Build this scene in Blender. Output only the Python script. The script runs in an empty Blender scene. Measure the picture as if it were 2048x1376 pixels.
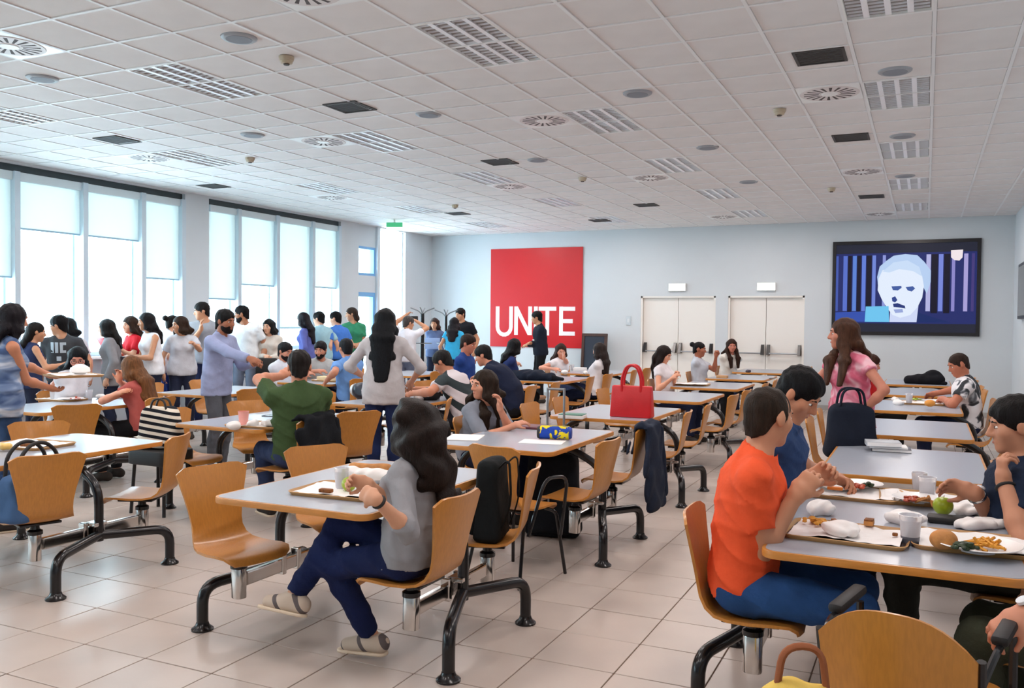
import bpy, bmesh, math, random
import numpy as np
from mathutils import Vector, Matrix
random.seed(7); rng = np.random.default_rng(7)
scene = bpy.context.scene
COL = scene.collection
PI = math.pi

# ------------------------------------------------------------------ camera
FPX = 1767.0066; YAW = 0.4379316; PITCH = -0.0256095; ROLL = 0.0096891; CAMH = 1.572
def _cam_axes():
    c, s = math.cos, math.sin
    fwd = np.array([-s(YAW)*c(PITCH), c(YAW)*c(PITCH), s(PITCH)])
    right = np.array([c(YAW), s(YAW), 0.0]); up = np.cross(right, fwd)
    return (c(ROLL)*right + s(ROLL)*up, -s(ROLL)*right + c(ROLL)*up, fwd)
CR, CU, CF = _cam_axes()
CPOS = np.array([0, 0, CAMH])
cam_data = bpy.data.cameras.new('camera'); cam = bpy.data.objects.new('camera', cam_data); COL.objects.link(cam)
cam_data.sensor_width = 36; cam_data.lens = FPX/2048*36; cam_data.clip_start = 0.05; cam_data.clip_end = 200
m = Matrix.Identity(4)
for i in range(3):
    m[i][0], m[i][1], m[i][2] = CR[i], CU[i], -CF[i]
m[2][3] = CAMH
cam.matrix_world = m
scene.camera = cam
def ray(x, y): return CR*((x-1024)/FPX) + CU*((688-y)/FPX) + CF
def atz(x, y, z): d = ray(x, y); return CPOS + d*((z-CAMH)/d[2])
def aty(x, y, Y): d = ray(x, y); return CPOS + d*(Y/d[1])
def atx(x, y, X): d = ray(x, y); return CPOS + d*(X/d[0])
def proj(P):
    q = np.asarray(P, float) - CPOS
    w = q @ CF
    return np.array([1024 + FPX*(q @ CR)/w, 688 - FPX*(q @ CU)/w])

# ------------------------------------------------------------------ world, light, exposure
world = bpy.data.worlds.new('overcast_daylight'); scene.world = world
try: world.use_nodes = True
except Exception: pass
bgn = world.node_tree.nodes['Background']
bgn.inputs[0].default_value = (0.62, 0.87, 1.0, 1); bgn.inputs[1].default_value = 8.2
vs = scene.view_settings
vs.view_transform = 'Standard'; vs.look = 'None'; vs.gamma = 1.0; vs.use_curve_mapping = False; vs.exposure = 0.70
LAMP_POWER = 14.5
XL, XR, YB, YF, HC = -10.0, 1.33, 17.1, -7.0, 3.444     # room limits

# ------------------------------------------------------------------ materials
def mat(name, col, rough=0.6, metal=0.0, var=0.0, vscale=8.0, bump=0.0, bscale=60.0, spec=0.5, alpha=None, coat=0.0, stretch=None, col2=None, emis=None, estr=0.0):
    m = bpy.data.materials.new(name); m.use_nodes = True
    nt = m.node_tree; b = nt.nodes['Principled BSDF']
    b.inputs['Base Color'].default_value = (*col, 1); b.inputs['Roughness'].default_value = rough
    b.inputs['Metallic'].default_value = metal; b.inputs['Specular IOR Level'].default_value = spec
    if coat: b.inputs['Coat Weight'].default_value = coat; b.inputs['Coat Roughness'].default_value = 0.15
    if emis: b.inputs['Emission Color'].default_value = (*emis, 1); b.inputs['Emission Strength'].default_value = estr
    tc = None
    def coords(sc):
        nonlocal tc
        if tc is None: tc = nt.nodes.new('ShaderNodeTexCoord')
        mp = nt.nodes.new('ShaderNodeMapping'); nt.links.new(tc.outputs['Object'], mp.inputs[0])
        mp.inputs['Scale'].default_value = stretch if stretch else (1, 1, 1)
        n = nt.nodes.new('ShaderNodeTexNoise'); n.inputs['Scale'].default_value = sc; n.inputs['Detail'].default_value = 4
        nt.links.new(mp.outputs[0], n.inputs['Vector']); return n
    if var or col2:
        n = coords(vscale); r = nt.nodes.new('ShaderNodeValToRGB')
        c2 = col2 if col2 else tuple(c*(1-var) for c in col)
        r.color_ramp.elements[0].position = 0.35; r.color_ramp.elements[1].position = 0.65
        r.color_ramp.elements[0].color = (*c2, 1); r.color_ramp.elements[1].color = (*col, 1)
        nt.links.new(n.outputs['Fac'], r.inputs[0]); nt.links.new(r.outputs[0], b.inputs['Base Color'])
    if bump:
        n = coords(bscale); bp = nt.nodes.new('ShaderNodeBump'); bp.inputs['Strength'].default_value = bump; bp.inputs['Distance'].default_value = 0.01
        nt.links.new(n.outputs['Fac'], bp.inputs['Height']); nt.links.new(bp.outputs[0], b.inputs['Normal'])
    return m
def srgb(r, g, b): return tuple((c/255/12.92 if c/255 < .04045 else ((c/255+.055)/1.055)**2.4) for c in (r, g, b))
M = {}
M['wall'] = mat('white_wall_paint', srgb(208, 214, 218), 0.75, var=0.03, vscale=1.5, bump=0.05, bscale=200)
M['ceil_bar'] = mat('white_grid_bar', srgb(235, 235, 235), 0.5)
M['ceil_tile'] = mat('mineral_tile', srgb(230, 225, 223), 0.85, var=0.05, vscale=3, bump=0.12, bscale=180)
M['tile'] = mat('beige_floor_tile', srgb(197, 183, 173), 0.3, var=0.10, vscale=2.2, bump=0.02, bscale=30, spec=0.5)
M['grout'] = mat('brown_grout', srgb(128, 106, 92), 0.9)
M['wood'] = mat('beech_plywood', srgb(194, 128, 52), 0.38, var=0.13, vscale=5, stretch=(22, 22, 1.5), coat=0.25)
M['wood_edge'] = mat('beech_edge', srgb(210, 140, 62), 0.4, var=0.18, vscale=4, stretch=(3, 3, 20), coat=0.2)
M['laminate'] = mat('grey_laminate', srgb(164, 170, 181), 0.28, var=0.04, vscale=60, spec=0.5)
M['black'] = mat('black_enamel', (0.008, 0.008, 0.010), 0.22, spec=0.5)
M['rubber'] = mat('black_rubber', (0.01, 0.01, 0.011), 0.6)
M['chrome'] = mat('chrome', (0.62, 0.60, 0.58), 0.16, metal=1.0)
M['steel'] = mat('grey_steel', srgb(150, 156, 162), 0.35, metal=0.7)
M['alu'] = mat('aluminium_frame', srgb(196, 212, 222), 0.4, metal=0.1)
M['dark_frame'] = mat('dark_head_rail', srgb(45, 60, 66), 0.5)
M['white_plastic'] = mat('white_plastic', srgb(240, 240, 238), 0.35)
M['paper'] = mat('white_paper', srgb(244, 240, 238), 0.8, var=0.04, vscale=14, bump=0.3, bscale=25)
M['tray'] = mat('dark_tray', srgb(62, 48, 44), 0.4)
M['tray_rim'] = mat('tan_tray_edge', srgb(196, 150, 96), 0.4)
M['plate'] = mat('white_plate', srgb(246, 244, 242), 0.25)
M['cup'] = mat('frosted_cup', srgb(240, 240, 245), 0.3, spec=0.5)
M['cup'].node_tree.nodes['Principled BSDF'].inputs['Transmission Weight'].default_value = 0.45
M['apple'] = mat('green_apple_skin', srgb(170, 190, 40), 0.3, var=0.25, vscale=9)
M['bread'] = mat('bread_crust', srgb(205, 140, 75), 0.7, var=0.3, vscale=25, bump=0.3)
M['cake'] = mat('brown_cake', srgb(150, 90, 40), 0.8, var=0.5, vscale=60)
M['fries'] = mat('golden_fries', srgb(230, 160, 50), 0.6, var=0.25, vscale=40)
M['greens'] = mat('dark_greens', srgb(40, 62, 28), 0.55, var=0.5, vscale=50)
M['sauce'] = mat('tomato_sauce', srgb(190, 70, 30), 0.4, var=0.4, vscale=40)
M['glass'] = mat('window_glass', (1, 1, 1), 0.02)
_g = M['glass'].node_tree; _b = _g.nodes['Principled BSDF']
_gt = _g.nodes.new('ShaderNodeBsdfTransparent'); _gg = _g.nodes.new('ShaderNodeBsdfGlossy'); _gg.inputs['Roughness'].default_value = 0.02
_mx = _g.nodes.new('ShaderNodeMixShader'); _mx.inputs[0].default_value = 0.06
_g.links.new(_gt.outputs[0], _mx.inputs[1]); _g.links.new(_gg.outputs[0], _mx.inputs[2]); _g.links.new(_mx.outputs[0], _g.nodes['Material Output'].inputs[0])
def blind_mat():
    m = bpy.data.materials.new('blind_fabric'); m.use_nodes = True; nt = m.node_tree; nt.nodes.clear()
    o = nt.nodes.new('ShaderNodeOutputMaterial'); d = nt.nodes.new('ShaderNodeBsdfDiffuse'); t = nt.nodes.new('ShaderNodeBsdfTranslucent'); x = nt.nodes.new('ShaderNodeMixShader')
    d.inputs[0].default_value = (*srgb(232, 240, 240), 1); t.inputs[0].default_value = (*srgb(218, 220, 216), 1); x.inputs[0].default_value = 0.34
    nt.links.new(d.outputs[0], x.inputs[1]); nt.links.new(t.outputs[0], x.inputs[2]); nt.links.new(x.outputs[0], o.inputs[0]); return m
M['blind'] = blind_mat()
def emit(name, col, s):
    m = bpy.data.materials.new(name); m.use_nodes = True; b = m.node_tree.nodes['Principled BSDF']
    b.inputs['Base Color'].default_value = (0, 0, 0, 1); b.inputs['Specular IOR Level'].default_value = 0.2
    b.inputs['Emission Color'].default_value = (*col, 1); b.inputs['Emission Strength'].default_value = s; return m
_mc = {}
def cloth(rgb, bump=0.25, rough=0.85):
    k = ('cloth', rgb)
    if k not in _mc: _mc[k] = mat('cloth_%d_%d_%d' % rgb, srgb(*rgb), rough, var=0.10, vscale=14, bump=bump, bscale=45, spec=0.2)
    return _mc[k]
def denim(rgb):
    k = ('denim', rgb)
    if k not in _mc: _mc[k] = mat('denim_%d_%d_%d' % rgb, srgb(*rgb), .85, var=0.32, vscale=5, bump=.3, bscale=60, spec=.2)
    return _mc[k]
def skinm(rgb):
    k = ('skin', rgb)
    if k not in _mc: _mc[k] = mat('skin_%d_%d_%d' % rgb, srgb(*rgb), 0.5, var=0.06, vscale=20, spec=0.35)
    return _mc[k]
def hairm(rgb):
    k = ('hair', rgb)
    if k not in _mc: _mc[k] = mat('hair_%d_%d_%d' % rgb, tuple(c*.72 for c in srgb(*rgb)), 0.55, var=0.45, vscale=9, stretch=(6, 6, 1), bump=0.7, bscale=34, spec=0.16)
    return _mc[k]
def plain(rgb, rough=0.5):
    k = ('plain', rgb, rough)
    if k not in _mc: _mc[k] = mat('paint_%d_%d_%d' % rgb, srgb(*rgb), rough)
    return _mc[k]

# ------------------------------------------------------------------ object helpers
def link(o, parent=None):
    COL.objects.link(o)
    if parent is not None: o.parent = parent
    return o
def thing(name, label, cat, loc=(0, 0, 0), rz=0.0, group=None):
    o = bpy.data.objects.new(name, None); o.location = loc; o.rotation_euler = (0, 0, rz); o.empty_display_size = 0.1
    link(o); o['label'] = label; o['category'] = cat
    if group: o['group'] = group
    return o
def tag(o, label, cat, group=None):
    o['label'] = label; o['category'] = cat
    if group: o['group'] = group
    return o
def obj(name, me, material=None, parent=None, loc=None, rz=None, smooth=False, kind=None, label=None):
    o = bpy.data.objects.new(name, me)
    if material is not None and not me.materials: me.materials.append(material)
    if smooth and len(me.polygons): me.polygons.foreach_set('use_smooth', [True]*len(me.polygons))
    link(o, parent)
    if loc is not None: o.location = loc
    if rz is not None: o.rotation_euler = (0, 0, rz)
    if kind: o['kind'] = kind
    if label: o['label'] = label
    return o
def struct(name, me, material): return obj(name, me, material, kind='structure')
def copy_tree(o, parent=None):
    c = o.copy(); COL.objects.link(c)
    if parent is not None: c.parent = parent
    for ch in list(o.children): copy_tree(ch, c)
    return c
def auto_smooth(me, ang=40):
    me.polygons.foreach_set('use_smooth', [True]*len(me.polygons))
    bm = bmesh.new(); bm.from_mesh(me); a = math.radians(ang)
    for e in bm.edges:
        if len(e.link_faces) == 2 and e.calc_face_angle(0) > a: e.smooth = False
    bm.to_mesh(me); bm.free()
class MB:
    def __init__(s): s.v = []; s.f = []
    def add(s, v, f):
        n = len(s.v); s.v += [tuple(map(float, p)) for p in v]; s.f += [tuple(i+n for i in q) for q in f]; return s
    def box(s, a, b):
        x0, y0, z0 = (min(a[i], b[i]) for i in range(3)); x1, y1, z1 = (max(a[i], b[i]) for i in range(3))
        return s.add([(x0,y0,z0),(x1,y0,z0),(x1,y1,z0),(x0,y1,z0),(x0,y0,z1),(x1,y0,z1),(x1,y1,z1),(x0,y1,z1)],
                     [(0,3,2,1),(4,5,6,7),(0,1,5,4),(1,2,6,5),(2,3,7,6),(3,0,4,7)])
    def cbox(s, c, d, rot=0.0):
        ca, sa = math.cos(rot), math.sin(rot); v = []
        for k in range(8):
            x = d[0]/2*(1 if k & 1 else -1); y = d[1]/2*(1 if k & 2 else -1); z = d[2]/2*(1 if k & 4 else -1)
            v.append((c[0]+x*ca-y*sa, c[1]+x*sa+y*ca, c[2]+z))
        return s.add(v, [(0,2,3,1),(4,5,7,6),(0,1,5,4),(2,6,7,3),(0,4,6,2),(1,3,7,5)])
    def tube(s, pts, r, n=10, cap=True, flat=1.0):
        pts = [np.array(p, float) for p in pts]; N = len(pts)
        rs = r if isinstance(r, (list, tuple)) else [r]*N
        T = []
        for i in range(N):
            d = pts[min(i+1, N-1)] - pts[max(i-1, 0)]; T.append(d/ (np.linalg.norm(d)+1e-9))
        u = np.cross(T[0], [0, 0, 1.0])
        if np.linalg.norm(u) < 1e-3: u = np.cross(T[0], [0, 1.0, 0])
        u /= np.linalg.norm(u); V = []; F = []
        for i in range(N):
            u = u - T[i]*(u @ T[i]); u /= np.linalg.norm(u)+1e-9; w = np.cross(T[i], u)
            for k in range(n):
                a = 2*PI*k/n; V.append(pts[i] + (u*math.cos(a) + w*math.sin(a)*flat)*rs[i])
        for i in range(N-1):
            for k in range(n):
                k2 = (k+1) % n; F.append((i*n+k, i*n+k2, (i+1)*n+k2, (i+1)*n+k))
        if cap: F.append(tuple(range(n-1, -1, -1))); F.append(tuple((N-1)*n+k for k in range(n)))
        return s.add(V, F)
    def lathe(s, prof, c=(0, 0, 0), n=20):
        V = []; F = []
        for r, z in prof:
            for k in range(n):
                a = 2*PI*k/n; V.append((c[0]+r*math.cos(a), c[1]+r*math.sin(a), c[2]+z))
        for i in range(len(prof)-1):
            for k in range(n):
                k2 = (k+1) % n; F.append((i*n+k, i*n+k2, (i+1)*n+k2, (i+1)*n+k))
        F.append(tuple(range(n-1, -1, -1))); F.append(tuple((len(prof)-1)*n+k for k in range(n)))
        return s.add(V, F)
    def prism(s, poly, z0, z1):
        n = len(poly)
        return s.add([(x, y, z0) for x, y in poly]+[(x, y, z1) for x, y in poly],
                     [tuple(range(n-1, -1, -1)), tuple(range(n, 2*n))]+[(i, (i+1) % n, n+(i+1) % n, n+i) for i in range(n)])
    def xform(s, M4):
        s.v = [tuple(M4 @ Vector(p)) for p in s.v]; return s
    def mesh(s, name, ang=None, bevel=0.0, seg=2):
        me = bpy.data.meshes.new(name); me.from_pydata(s.v, [], s.f); me.update()
        if bevel:
            bm = bmesh.new(); bm.from_mesh(me)
            es = [e for e in bm.edges if len(e.link_faces) == 2 and e.calc_face_angle(0) > 0.6]
            bmesh.ops.bevel(bm, geom=es, offset=bevel, segments=seg, profile=0.5, affect='EDGES', clamp_overlap=True)
            bm.to_mesh(me); bm.free()
        if ang is not None: auto_smooth(me, ang)
        return me
def rrect(w, d, r, n=5):
    out = []
    for cx, cy, a0 in ((w/2-r, d/2-r, 0), (-w/2+r, d/2-r, 90), (-w/2+r, -d/2+r, 180), (w/2-r, -d/2+r, 270)):
        for k in range(n+1):
            a = math.radians(a0+90*k/n); out.append((cx+r*math.cos(a), cy+r*math.sin(a)))
    return out
def arc_path(pts, r, n=5):
    """polyline with rounded corners"""
    P = [np.array(p, float) for p in pts]; out = [P[0]]
    for i in range(1, len(P)-1):
        a = P[i-1]-P[i]; b = P[i+1]-P[i]; la = np.linalg.norm(a); lb = np.linalg.norm(b); rr = min(r, la*.49, lb*.49)
        p0 = P[i]+a/la*rr; p1 = P[i]+b/lb*rr
        for k in range(n+1):
            t = k/n; out.append(p0*(1-t)**2+2*P[i]*t*(1-t)+p1*t*t)
    out.append(P[-1]); return out
# ------------------------------------------------------------------ room shell
G = 0.4
TX0, TY0 = -27*0.4+0.364, -17*0.4+0.15
fl = struct('floor', MB().box((XL-.3, YF-.2, -.2), (XR+.3, YB+.3, -.006)).mesh('floor_bed'), M['grout'])
tile_me = MB().prism(rrect(G-.006, G-.006, .004, 1), -.03, 0.0).mesh('floor_tile', bevel=.0015, seg=1)
def in_view(P):
    q = np.array(P) - CPOS; w = q @ CF
    if w < .3: return None
    return 1024+FPX*(q @ CR)/w, 688-FPX*(q @ CU)/w, w
cand = []; rest = MB()
nx = int((XR-TX0)/G)+2; ny = int((YB-TY0)/G)+2
for i in range(nx):
    for j in range(ny):
        x = TX0+(i+.5)*G; y = TY0+(j+.5)*G
        if x < XL-.1 or x > XR+.1 or y > YB+.1: continue
        v = in_view((x, y, 0))
        if v and -90 < v[0] < 2140 and v[1] < 1460: cand.append((v[2], x, y))
        else: rest.add([(x-.197, y-.197, 0), (x+.197, y-.197, 0), (x+.197, y+.197, 0), (x-.197, y+.197, 0)], [(0, 1, 2, 3)])
cand.sort()
for k, (w, x, y) in enumerate(cand):
    if k < 298: obj('floor_tile', tile_me, M['tile'], fl, (x, y, random.uniform(-.0008, .0005)), rz=random.choice((0, PI/2, PI, -PI/2)))
    else: rest.add([(x-.197, y-.197, 0), (x+.197, y-.197, 0), (x+.197, y+.197, 0), (x-.197, y+.197, 0)], [(0, 1, 2, 3)])
obj('floor_tile_field', rest.mesh('floor_tile_field'), M['tile'], fl, kind='stuff')

# ceiling: white bars, mineral tiles lifted between them
CT = 0.503; CX0 = 0.01-23*CT; CY0 = 0.32-15*CT
ce = struct('ceiling', MB().box((XL-.3, YF-.2, HC+.014), (XR+.3, YB+.3, HC+.2)).mesh('ceiling_bed'), plain((150, 146, 144), .9))
bars = MB()
i = 0
x = CX0
while x < XR+.2:
    if x > XL-.2: bars.box((x-.0118, YF, HC-.002), (x+.0118, YB+.05, HC+.016))
    x += CT
y = CY0
while y < YB+.1:
    if y > YF: bars.box((XL-.05, y-.0118, HC-.0016), (XR+.05, y+.0118, HC+.016))
    y += CT
obj('ceiling_grid_bars', bars.mesh('grid_bars'), M['ceil_bar'], ce, kind='stuff')
def ci(x): return int(math.floor((x-CX0)/CT))
def cj(y): return int(math.floor((y-CY0)/CT))
def ccx(i): return CX0+(i+.5)*CT
def ccy(j): return CY0+(j+.5)*CT
taken = {}
LIGHTS = []
for kx in range(5):
    for ky in range(-2, 7):
        i0 = 22-5*kx; j0 = 24+5*(ky-1)-0
        LIGHTS.append((i0, j0))
        v = in_view((CX0+(i0+.5)*CT, CY0+(j0+1)*CT, HC))
        if not (v and -100 < v[0] < 2150 and v[1] > -60): continue
        taken[(i0, j0)] = 'L'; taken[(i0, j0+1)] = 'L'
def snap(px, py):
    p = atz(px, py, HC); return ci(p[0]), cj(p[1])
DIFF = [(65, 100), (640, 2), (1100, 232), (1668, 182), (650, 276), (1722, 340), (1333, 358), (1000, 377), (1755, 425), (345, 312), (690, 396), (1480, 432)]
VENT = [(1640, 113), (700, 214), (1702, 275), (1000, 324), (235, 280), (1293, 410), (1743, 393), (427, 372), (915, 427), (1200, 441)]
dset = {}; 
for q in DIFF:
    s = snap(*q)
    if taken.get(s) == 'L': s = (s[0]-1, s[1])
    taken[s] = 'D'; dset[s] = q
vset = {}
for q in VENT:
    s = snap(*q)
    if s in taken: s = (s[0], s[1]-1)
    vset[s] = q
ctile = MB().prism(rrect(CT-.026, CT-.026, .003, 1), 0, .012).mesh('ceiling_tile', bevel=.003, seg=1)
cc = []; rest = MB()
for i in range(ci(XL), ci(XR)+1):
    for j in range(cj(YF), cj(YB)+1):
        if (i, j) in taken: continue
        x, y = ccx(i), ccy(j); v = in_view((x, y, HC))
        if v and -120 < v[0] < 2170 and v[1] > -120: cc.append((v[2], x, y))
        else: rest.add([(x-.24, y-.24, HC+.003), (x-.24, y+.24, HC+.003), (x+.24, y+.24, HC+.003), (x+.24, y-.24, HC+.003)], [(0, 1, 2, 3)])
cc.sort()
for k, (w, x, y) in enumerate(cc):
    if k < 298: obj('ceiling_tile', ctile, M['ceil_tile'], ce, (x, y, HC+.003+random.uniform(0, .002)))
    else: rest.add([(x-.24, y-.24, HC+.003), (x-.24, y+.24, HC+.003), (x+.24, y+.24, HC+.003), (x+.24, y-.24, HC+.003)], [(0, 1, 2, 3)])
obj('ceiling_tile_field', rest.mesh('ceiling_tile_field'), M['ceil_tile'], ce, kind='stuff')

# walls
wr = struct('wall_right', MB().box((XR, YF, 0), (XR+.2, YB+.2, HC+.1)).mesh('wall_right'), M['wall'])
wf = struct('wall_rear', MB().box((XL-.2, YF-.2, 0), (XR+.2, YF, HC+.1)).mesh('wall_rear'), M['wall'])
# back wall with two recessed double door openings
D1 = (-5.17, -3.68); D2 = (-3.44, -2.04); DH = 2.10
bw = MB()
def bwall(x0, x1, z0, z1): bw.box((x0, YB, z0), (x1, YB+.2, z1))
bwall(XL-.2, D1[0], 0, HC+.1); bwall(D1[1], D2[0], 0, HC+.1); bwall(D2[1], XR+.2, 0, HC+.1)
bwall(D1[0], D1[1], DH, HC+.1); bwall(D2[0], D2[1], DH, HC+.1)
struct('wall_back', bw.mesh('wall_back'), M['wall'])
struct('baseboard_back', MB().box((-9.9, YB-.012, 0), (D1[0]-.05, YB, .09)).box((D2[1]+.05, YB-.012, 0), (XR, YB, .09)).mesh('baseboard'), plain((170, 168, 166), .5))
struct('baseboard_right', MB().box((XR-.012, 2, 0), (XR, YB, .09)).mesh('baseboard'), plain((170, 168, 166), .5))
struct('door_gap_blocker', MB().box((D1[0]-.1, YB+.16, 0), (D2[1]+.1, YB+.2, DH+.1)).mesh('door_backing'), plain((190, 188, 184), .7))  # unseen panel added to stop outside light showing through the door gaps
doorm = mat('white_door_paint', srgb(236, 232, 226), 0.5)
for n, (x0, x1) in enumerate((D1, D2)):
    d = bpy.data.objects.new('door_%d' % (n+1), None); link(d); d['kind'] = 'structure'; d.location = ((x0+x1)/2, YB, 0)
    w = (x1-x0); 
    obj('door_frame', MB().box((-w/2, .005, DH-.035), (w/2, .16, DH)).box((-w/2, .005, 0), (-w/2+.035, .16, DH)).box((w/2-.035, .005, 0), (w/2, .16, DH)).mesh('door_frame'), doorm, d)
    for s in (-1, 1):
        xa, xb = (-w/2+.037, -.004) if s < 0 else (.004, w/2-.037)
        lf = obj('door_leaf', MB().box((xa, .07, .01), (xb, .115, DH-.037)).mesh('door_leaf', bevel=.003), doorm, d)
        for bx in (xa+.05, xb-.05):
            hb = MB(); hb.add([(bx-.03, .068, 1.18), (bx+.03, .068, 1.18), (bx+.03, .068, .98), (bx-.03, .068, .98), (bx-.025, .03, 1.17), (bx+.025, .03, 1.17), (bx+.025, -.06, .99), (bx-.025, -.06, .99)],
                [(0, 1, 5, 4), (1, 2, 6, 5), (2, 3, 7, 6), (3, 0, 4, 7), (4, 5, 6, 7), (3, 2, 1, 0)])
            obj('bar_bracket', hb.mesh('bar_bracket'), M['black'], lf)
        obj('push_bar', MB().tube([(xa+.05, -.03, 1.015), (xb-.05, -.03, 1.015)], .014, 8).mesh('push_bar', 40), M['steel'], lf)
# left wall: piers, sill wall, window bays
lw = MB()
BAYS = [(7.19-4*.955-.0, 9.85, 'A'), (10.34, 13.72, 'B')]
def lwall(y0, y1, z0, z1, x0=XL-.3, x1=XL): lw.box((x0, y0, z0), (x1, y1, z1))
YA0 = -6.3
ZS, ZH = 1.05, HC-.03
lwall(YF-.2, YA0, 0, HC+.1)
lwall(YA0, 9.86, 0, ZS, XL-.25, XL-.08); lwall(10.34, 13.72, 0, ZS, XL-.25, XL-.08)
lwall(9.86, 10.34, 0, HC+.1)
lwall(13.72, 14.3, 0, HC+.1)
lwall(14.3, 14.95, 2.12, 2.45, XL-.25, XL-.05); lwall(14.3, 14.95, 3.02, HC+.1, XL-.25, XL-.05)
lwall(14.95, 15.05, 0, HC+.1)
lwall(16.0, YB+.2, 0, HC+.1)
lwall(YA0, 9.86, ZH, HC+.1); lwall(10.34, 13.72, ZH, HC+.1); lwall(15.05, 16.0, HC-.02, HC+.1)
struct('wall_left', lw.mesh('wall_left'), M['wall'])
struct('trim_1', MB().box((XL-.10, YA0, ZS-.03), (XL+.14, 9.86, ZS)).mesh('sill', bevel=.004), plain((225, 228, 230), .4))
struct('trim_2', MB().box((XL-.10, 10.34, ZS-.03), (XL+.14, 13.72, ZS)).mesh('sill', bevel=.004), plain((225, 228, 230), .4))
# window units
MULLA = [9.83-.01] + [9.1-.955*k for k in range(0, 17)]
edgesA = sorted([9.84, 9.10, 8.15, 7.19] + [7.19-.955*k for k in range(1, 15)])
edgesB = [10.36, 11.02, 11.95, 12.91, 13.70]
BLIND = {(7.19, 8.15): 2.66, (8.15, 9.10): 2.66, (9.10, 9.84): 2.15, (10.36, 11.02): 1.89, (11.02, 11.95): 2.14, (11.95, 12.91): 1.43, (12.91, 13.70): 2.17}
wn = 0
for edges, bay in ((edgesA, 'A'), (edgesB, 'B')):
    for k in range(len(edges)-1):
        y0, y1 = edges[k], edges[k+1]; wn += 1
        if y1 < -5.6: continue
        w = bpy.data.objects.new('window_%d' % wn, None); link(w); w['kind'] = 'structure'; w.location = (XL-.10, (y0+y1)/2, 0)
        hw = (y1-y0)/2
        fr = MB().box((-.10, -hw, ZS), (.02, -hw+.05, ZH)).box((-.10, hw-.05, ZS), (.02, hw, ZH)).box((-.08, -hw+.05, ZS), (.0, hw-.05, ZS+.06)).box((-.08, -hw+.05, ZH-.05), (.0, hw-.05, ZH))
        obj('window_frame', fr.mesh('window_frame', bevel=.004, seg=1), M['alu'], w)
        obj('pane', MB().box((-.055, -hw+.05, ZS+.06), (-.045, hw-.05, ZH-.05)).mesh('pane'), M['glass'], w)
        obj('opening_sash', MB().box((-.04, hw-.115, ZS+.06), (-.012, hw-.085, ZH-.05)).mesh('sash'), M['alu'], w)
        obj('head_rail', MB().box((.0, -hw, ZH-.085), (.06, hw, ZH)).mesh('head_rail'), M['dark_frame'], w)
        zb = BLIND.get((y0, y1), 2.06 if y1 < 7.5 and y1 > 6.9 else random.choice((1.5, 1.9, 2.2)))
        bl = obj('roller_blind', MB().box((.044, -hw+.035, zb), (.047, hw-.055, ZH-.10)).mesh('roller_blind'), M['blind'], w)
        obj('blind_cassette', MB().box((.005, -hw+.03, ZH-.19), (.085, hw-.05, ZH-.086)).mesh('cassette', bevel=.006), plain((214, 226, 230), .5), bl)
        obj('bottom_rail', MB().box((.038, -hw+.035, zb-.022), (.053, hw-.055, zb)).mesh('bottom_rail'), plain((150, 185, 205), .5), bl)
        obj('mullion_cap', MB().box((.02, hw-.055, ZS), (.12, hw+.02, ZH-.085)).mesh('mullion_cap'), M['alu'], w)
# glazed exit door and transom, then the tall clear glazing
bluef = plain((120, 178, 225), .4)
d3 = bpy.data.objects.new('door_3', None); link(d3); d3['kind'] = 'structure'; d3.location = (XL-.1, 14.62, 0)
obj('door_frame', MB().box((-.05, -.32, 0), (.05, -.26, 2.12)).box((-.05, .25, 0), (.05, .33, 2.12)).box((-.05, -.26, 2.03), (.05, .25, 2.12)).box((-.05, -.26, 0), (.05, .25, .12)).mesh('door_frame', bevel=.004, seg=1), bluef, d3)
obj('pane', MB().box((-.01, -.26, .12), (.0, .25, 2.03)).mesh('pane'), M['glass'], d3)
wt = bpy.data.objects.new('window_90', None); link(wt); wt['kind'] = 'structure'; wt.location = (XL-.1, 14.62, 0)
obj('window_frame', MB().box((-.05, -.32, 2.45), (.05, -.28, 3.02)).box((-.05, .27, 2.45), (.05, .33, 3.02)).box((-.05, -.28, 2.45), (.05, .27, 2.5)).box((-.05, -.28, 2.97), (.05, .27, 3.02)).mesh('transom_frame'), bluef, wt)
obj('pane', MB().box((-.01, -.28, 2.5), (.0, .27, 2.97)).mesh('pane'), M['glass'], wt)
wt = bpy.data.objects.new('window_91', None); link(wt); wt['kind'] = 'structure'; wt.location = (XL-.1, 15.525, 0)
obj('window_frame', MB().box((-.05, -.475, 0), (.03, -.445, HC-.02)).box((-.05, .445, 0), (.03, .475, HC-.02)).box((-.05, -.445, 0), (.03, .445, .06)).mesh('glazing_frame'), plain((235, 240, 245), .4), wt)
obj('pane', MB().box((-.01, -.445, .06), (.0, .445, HC-.02)).mesh('pane'), M['glass'], wt)

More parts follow.
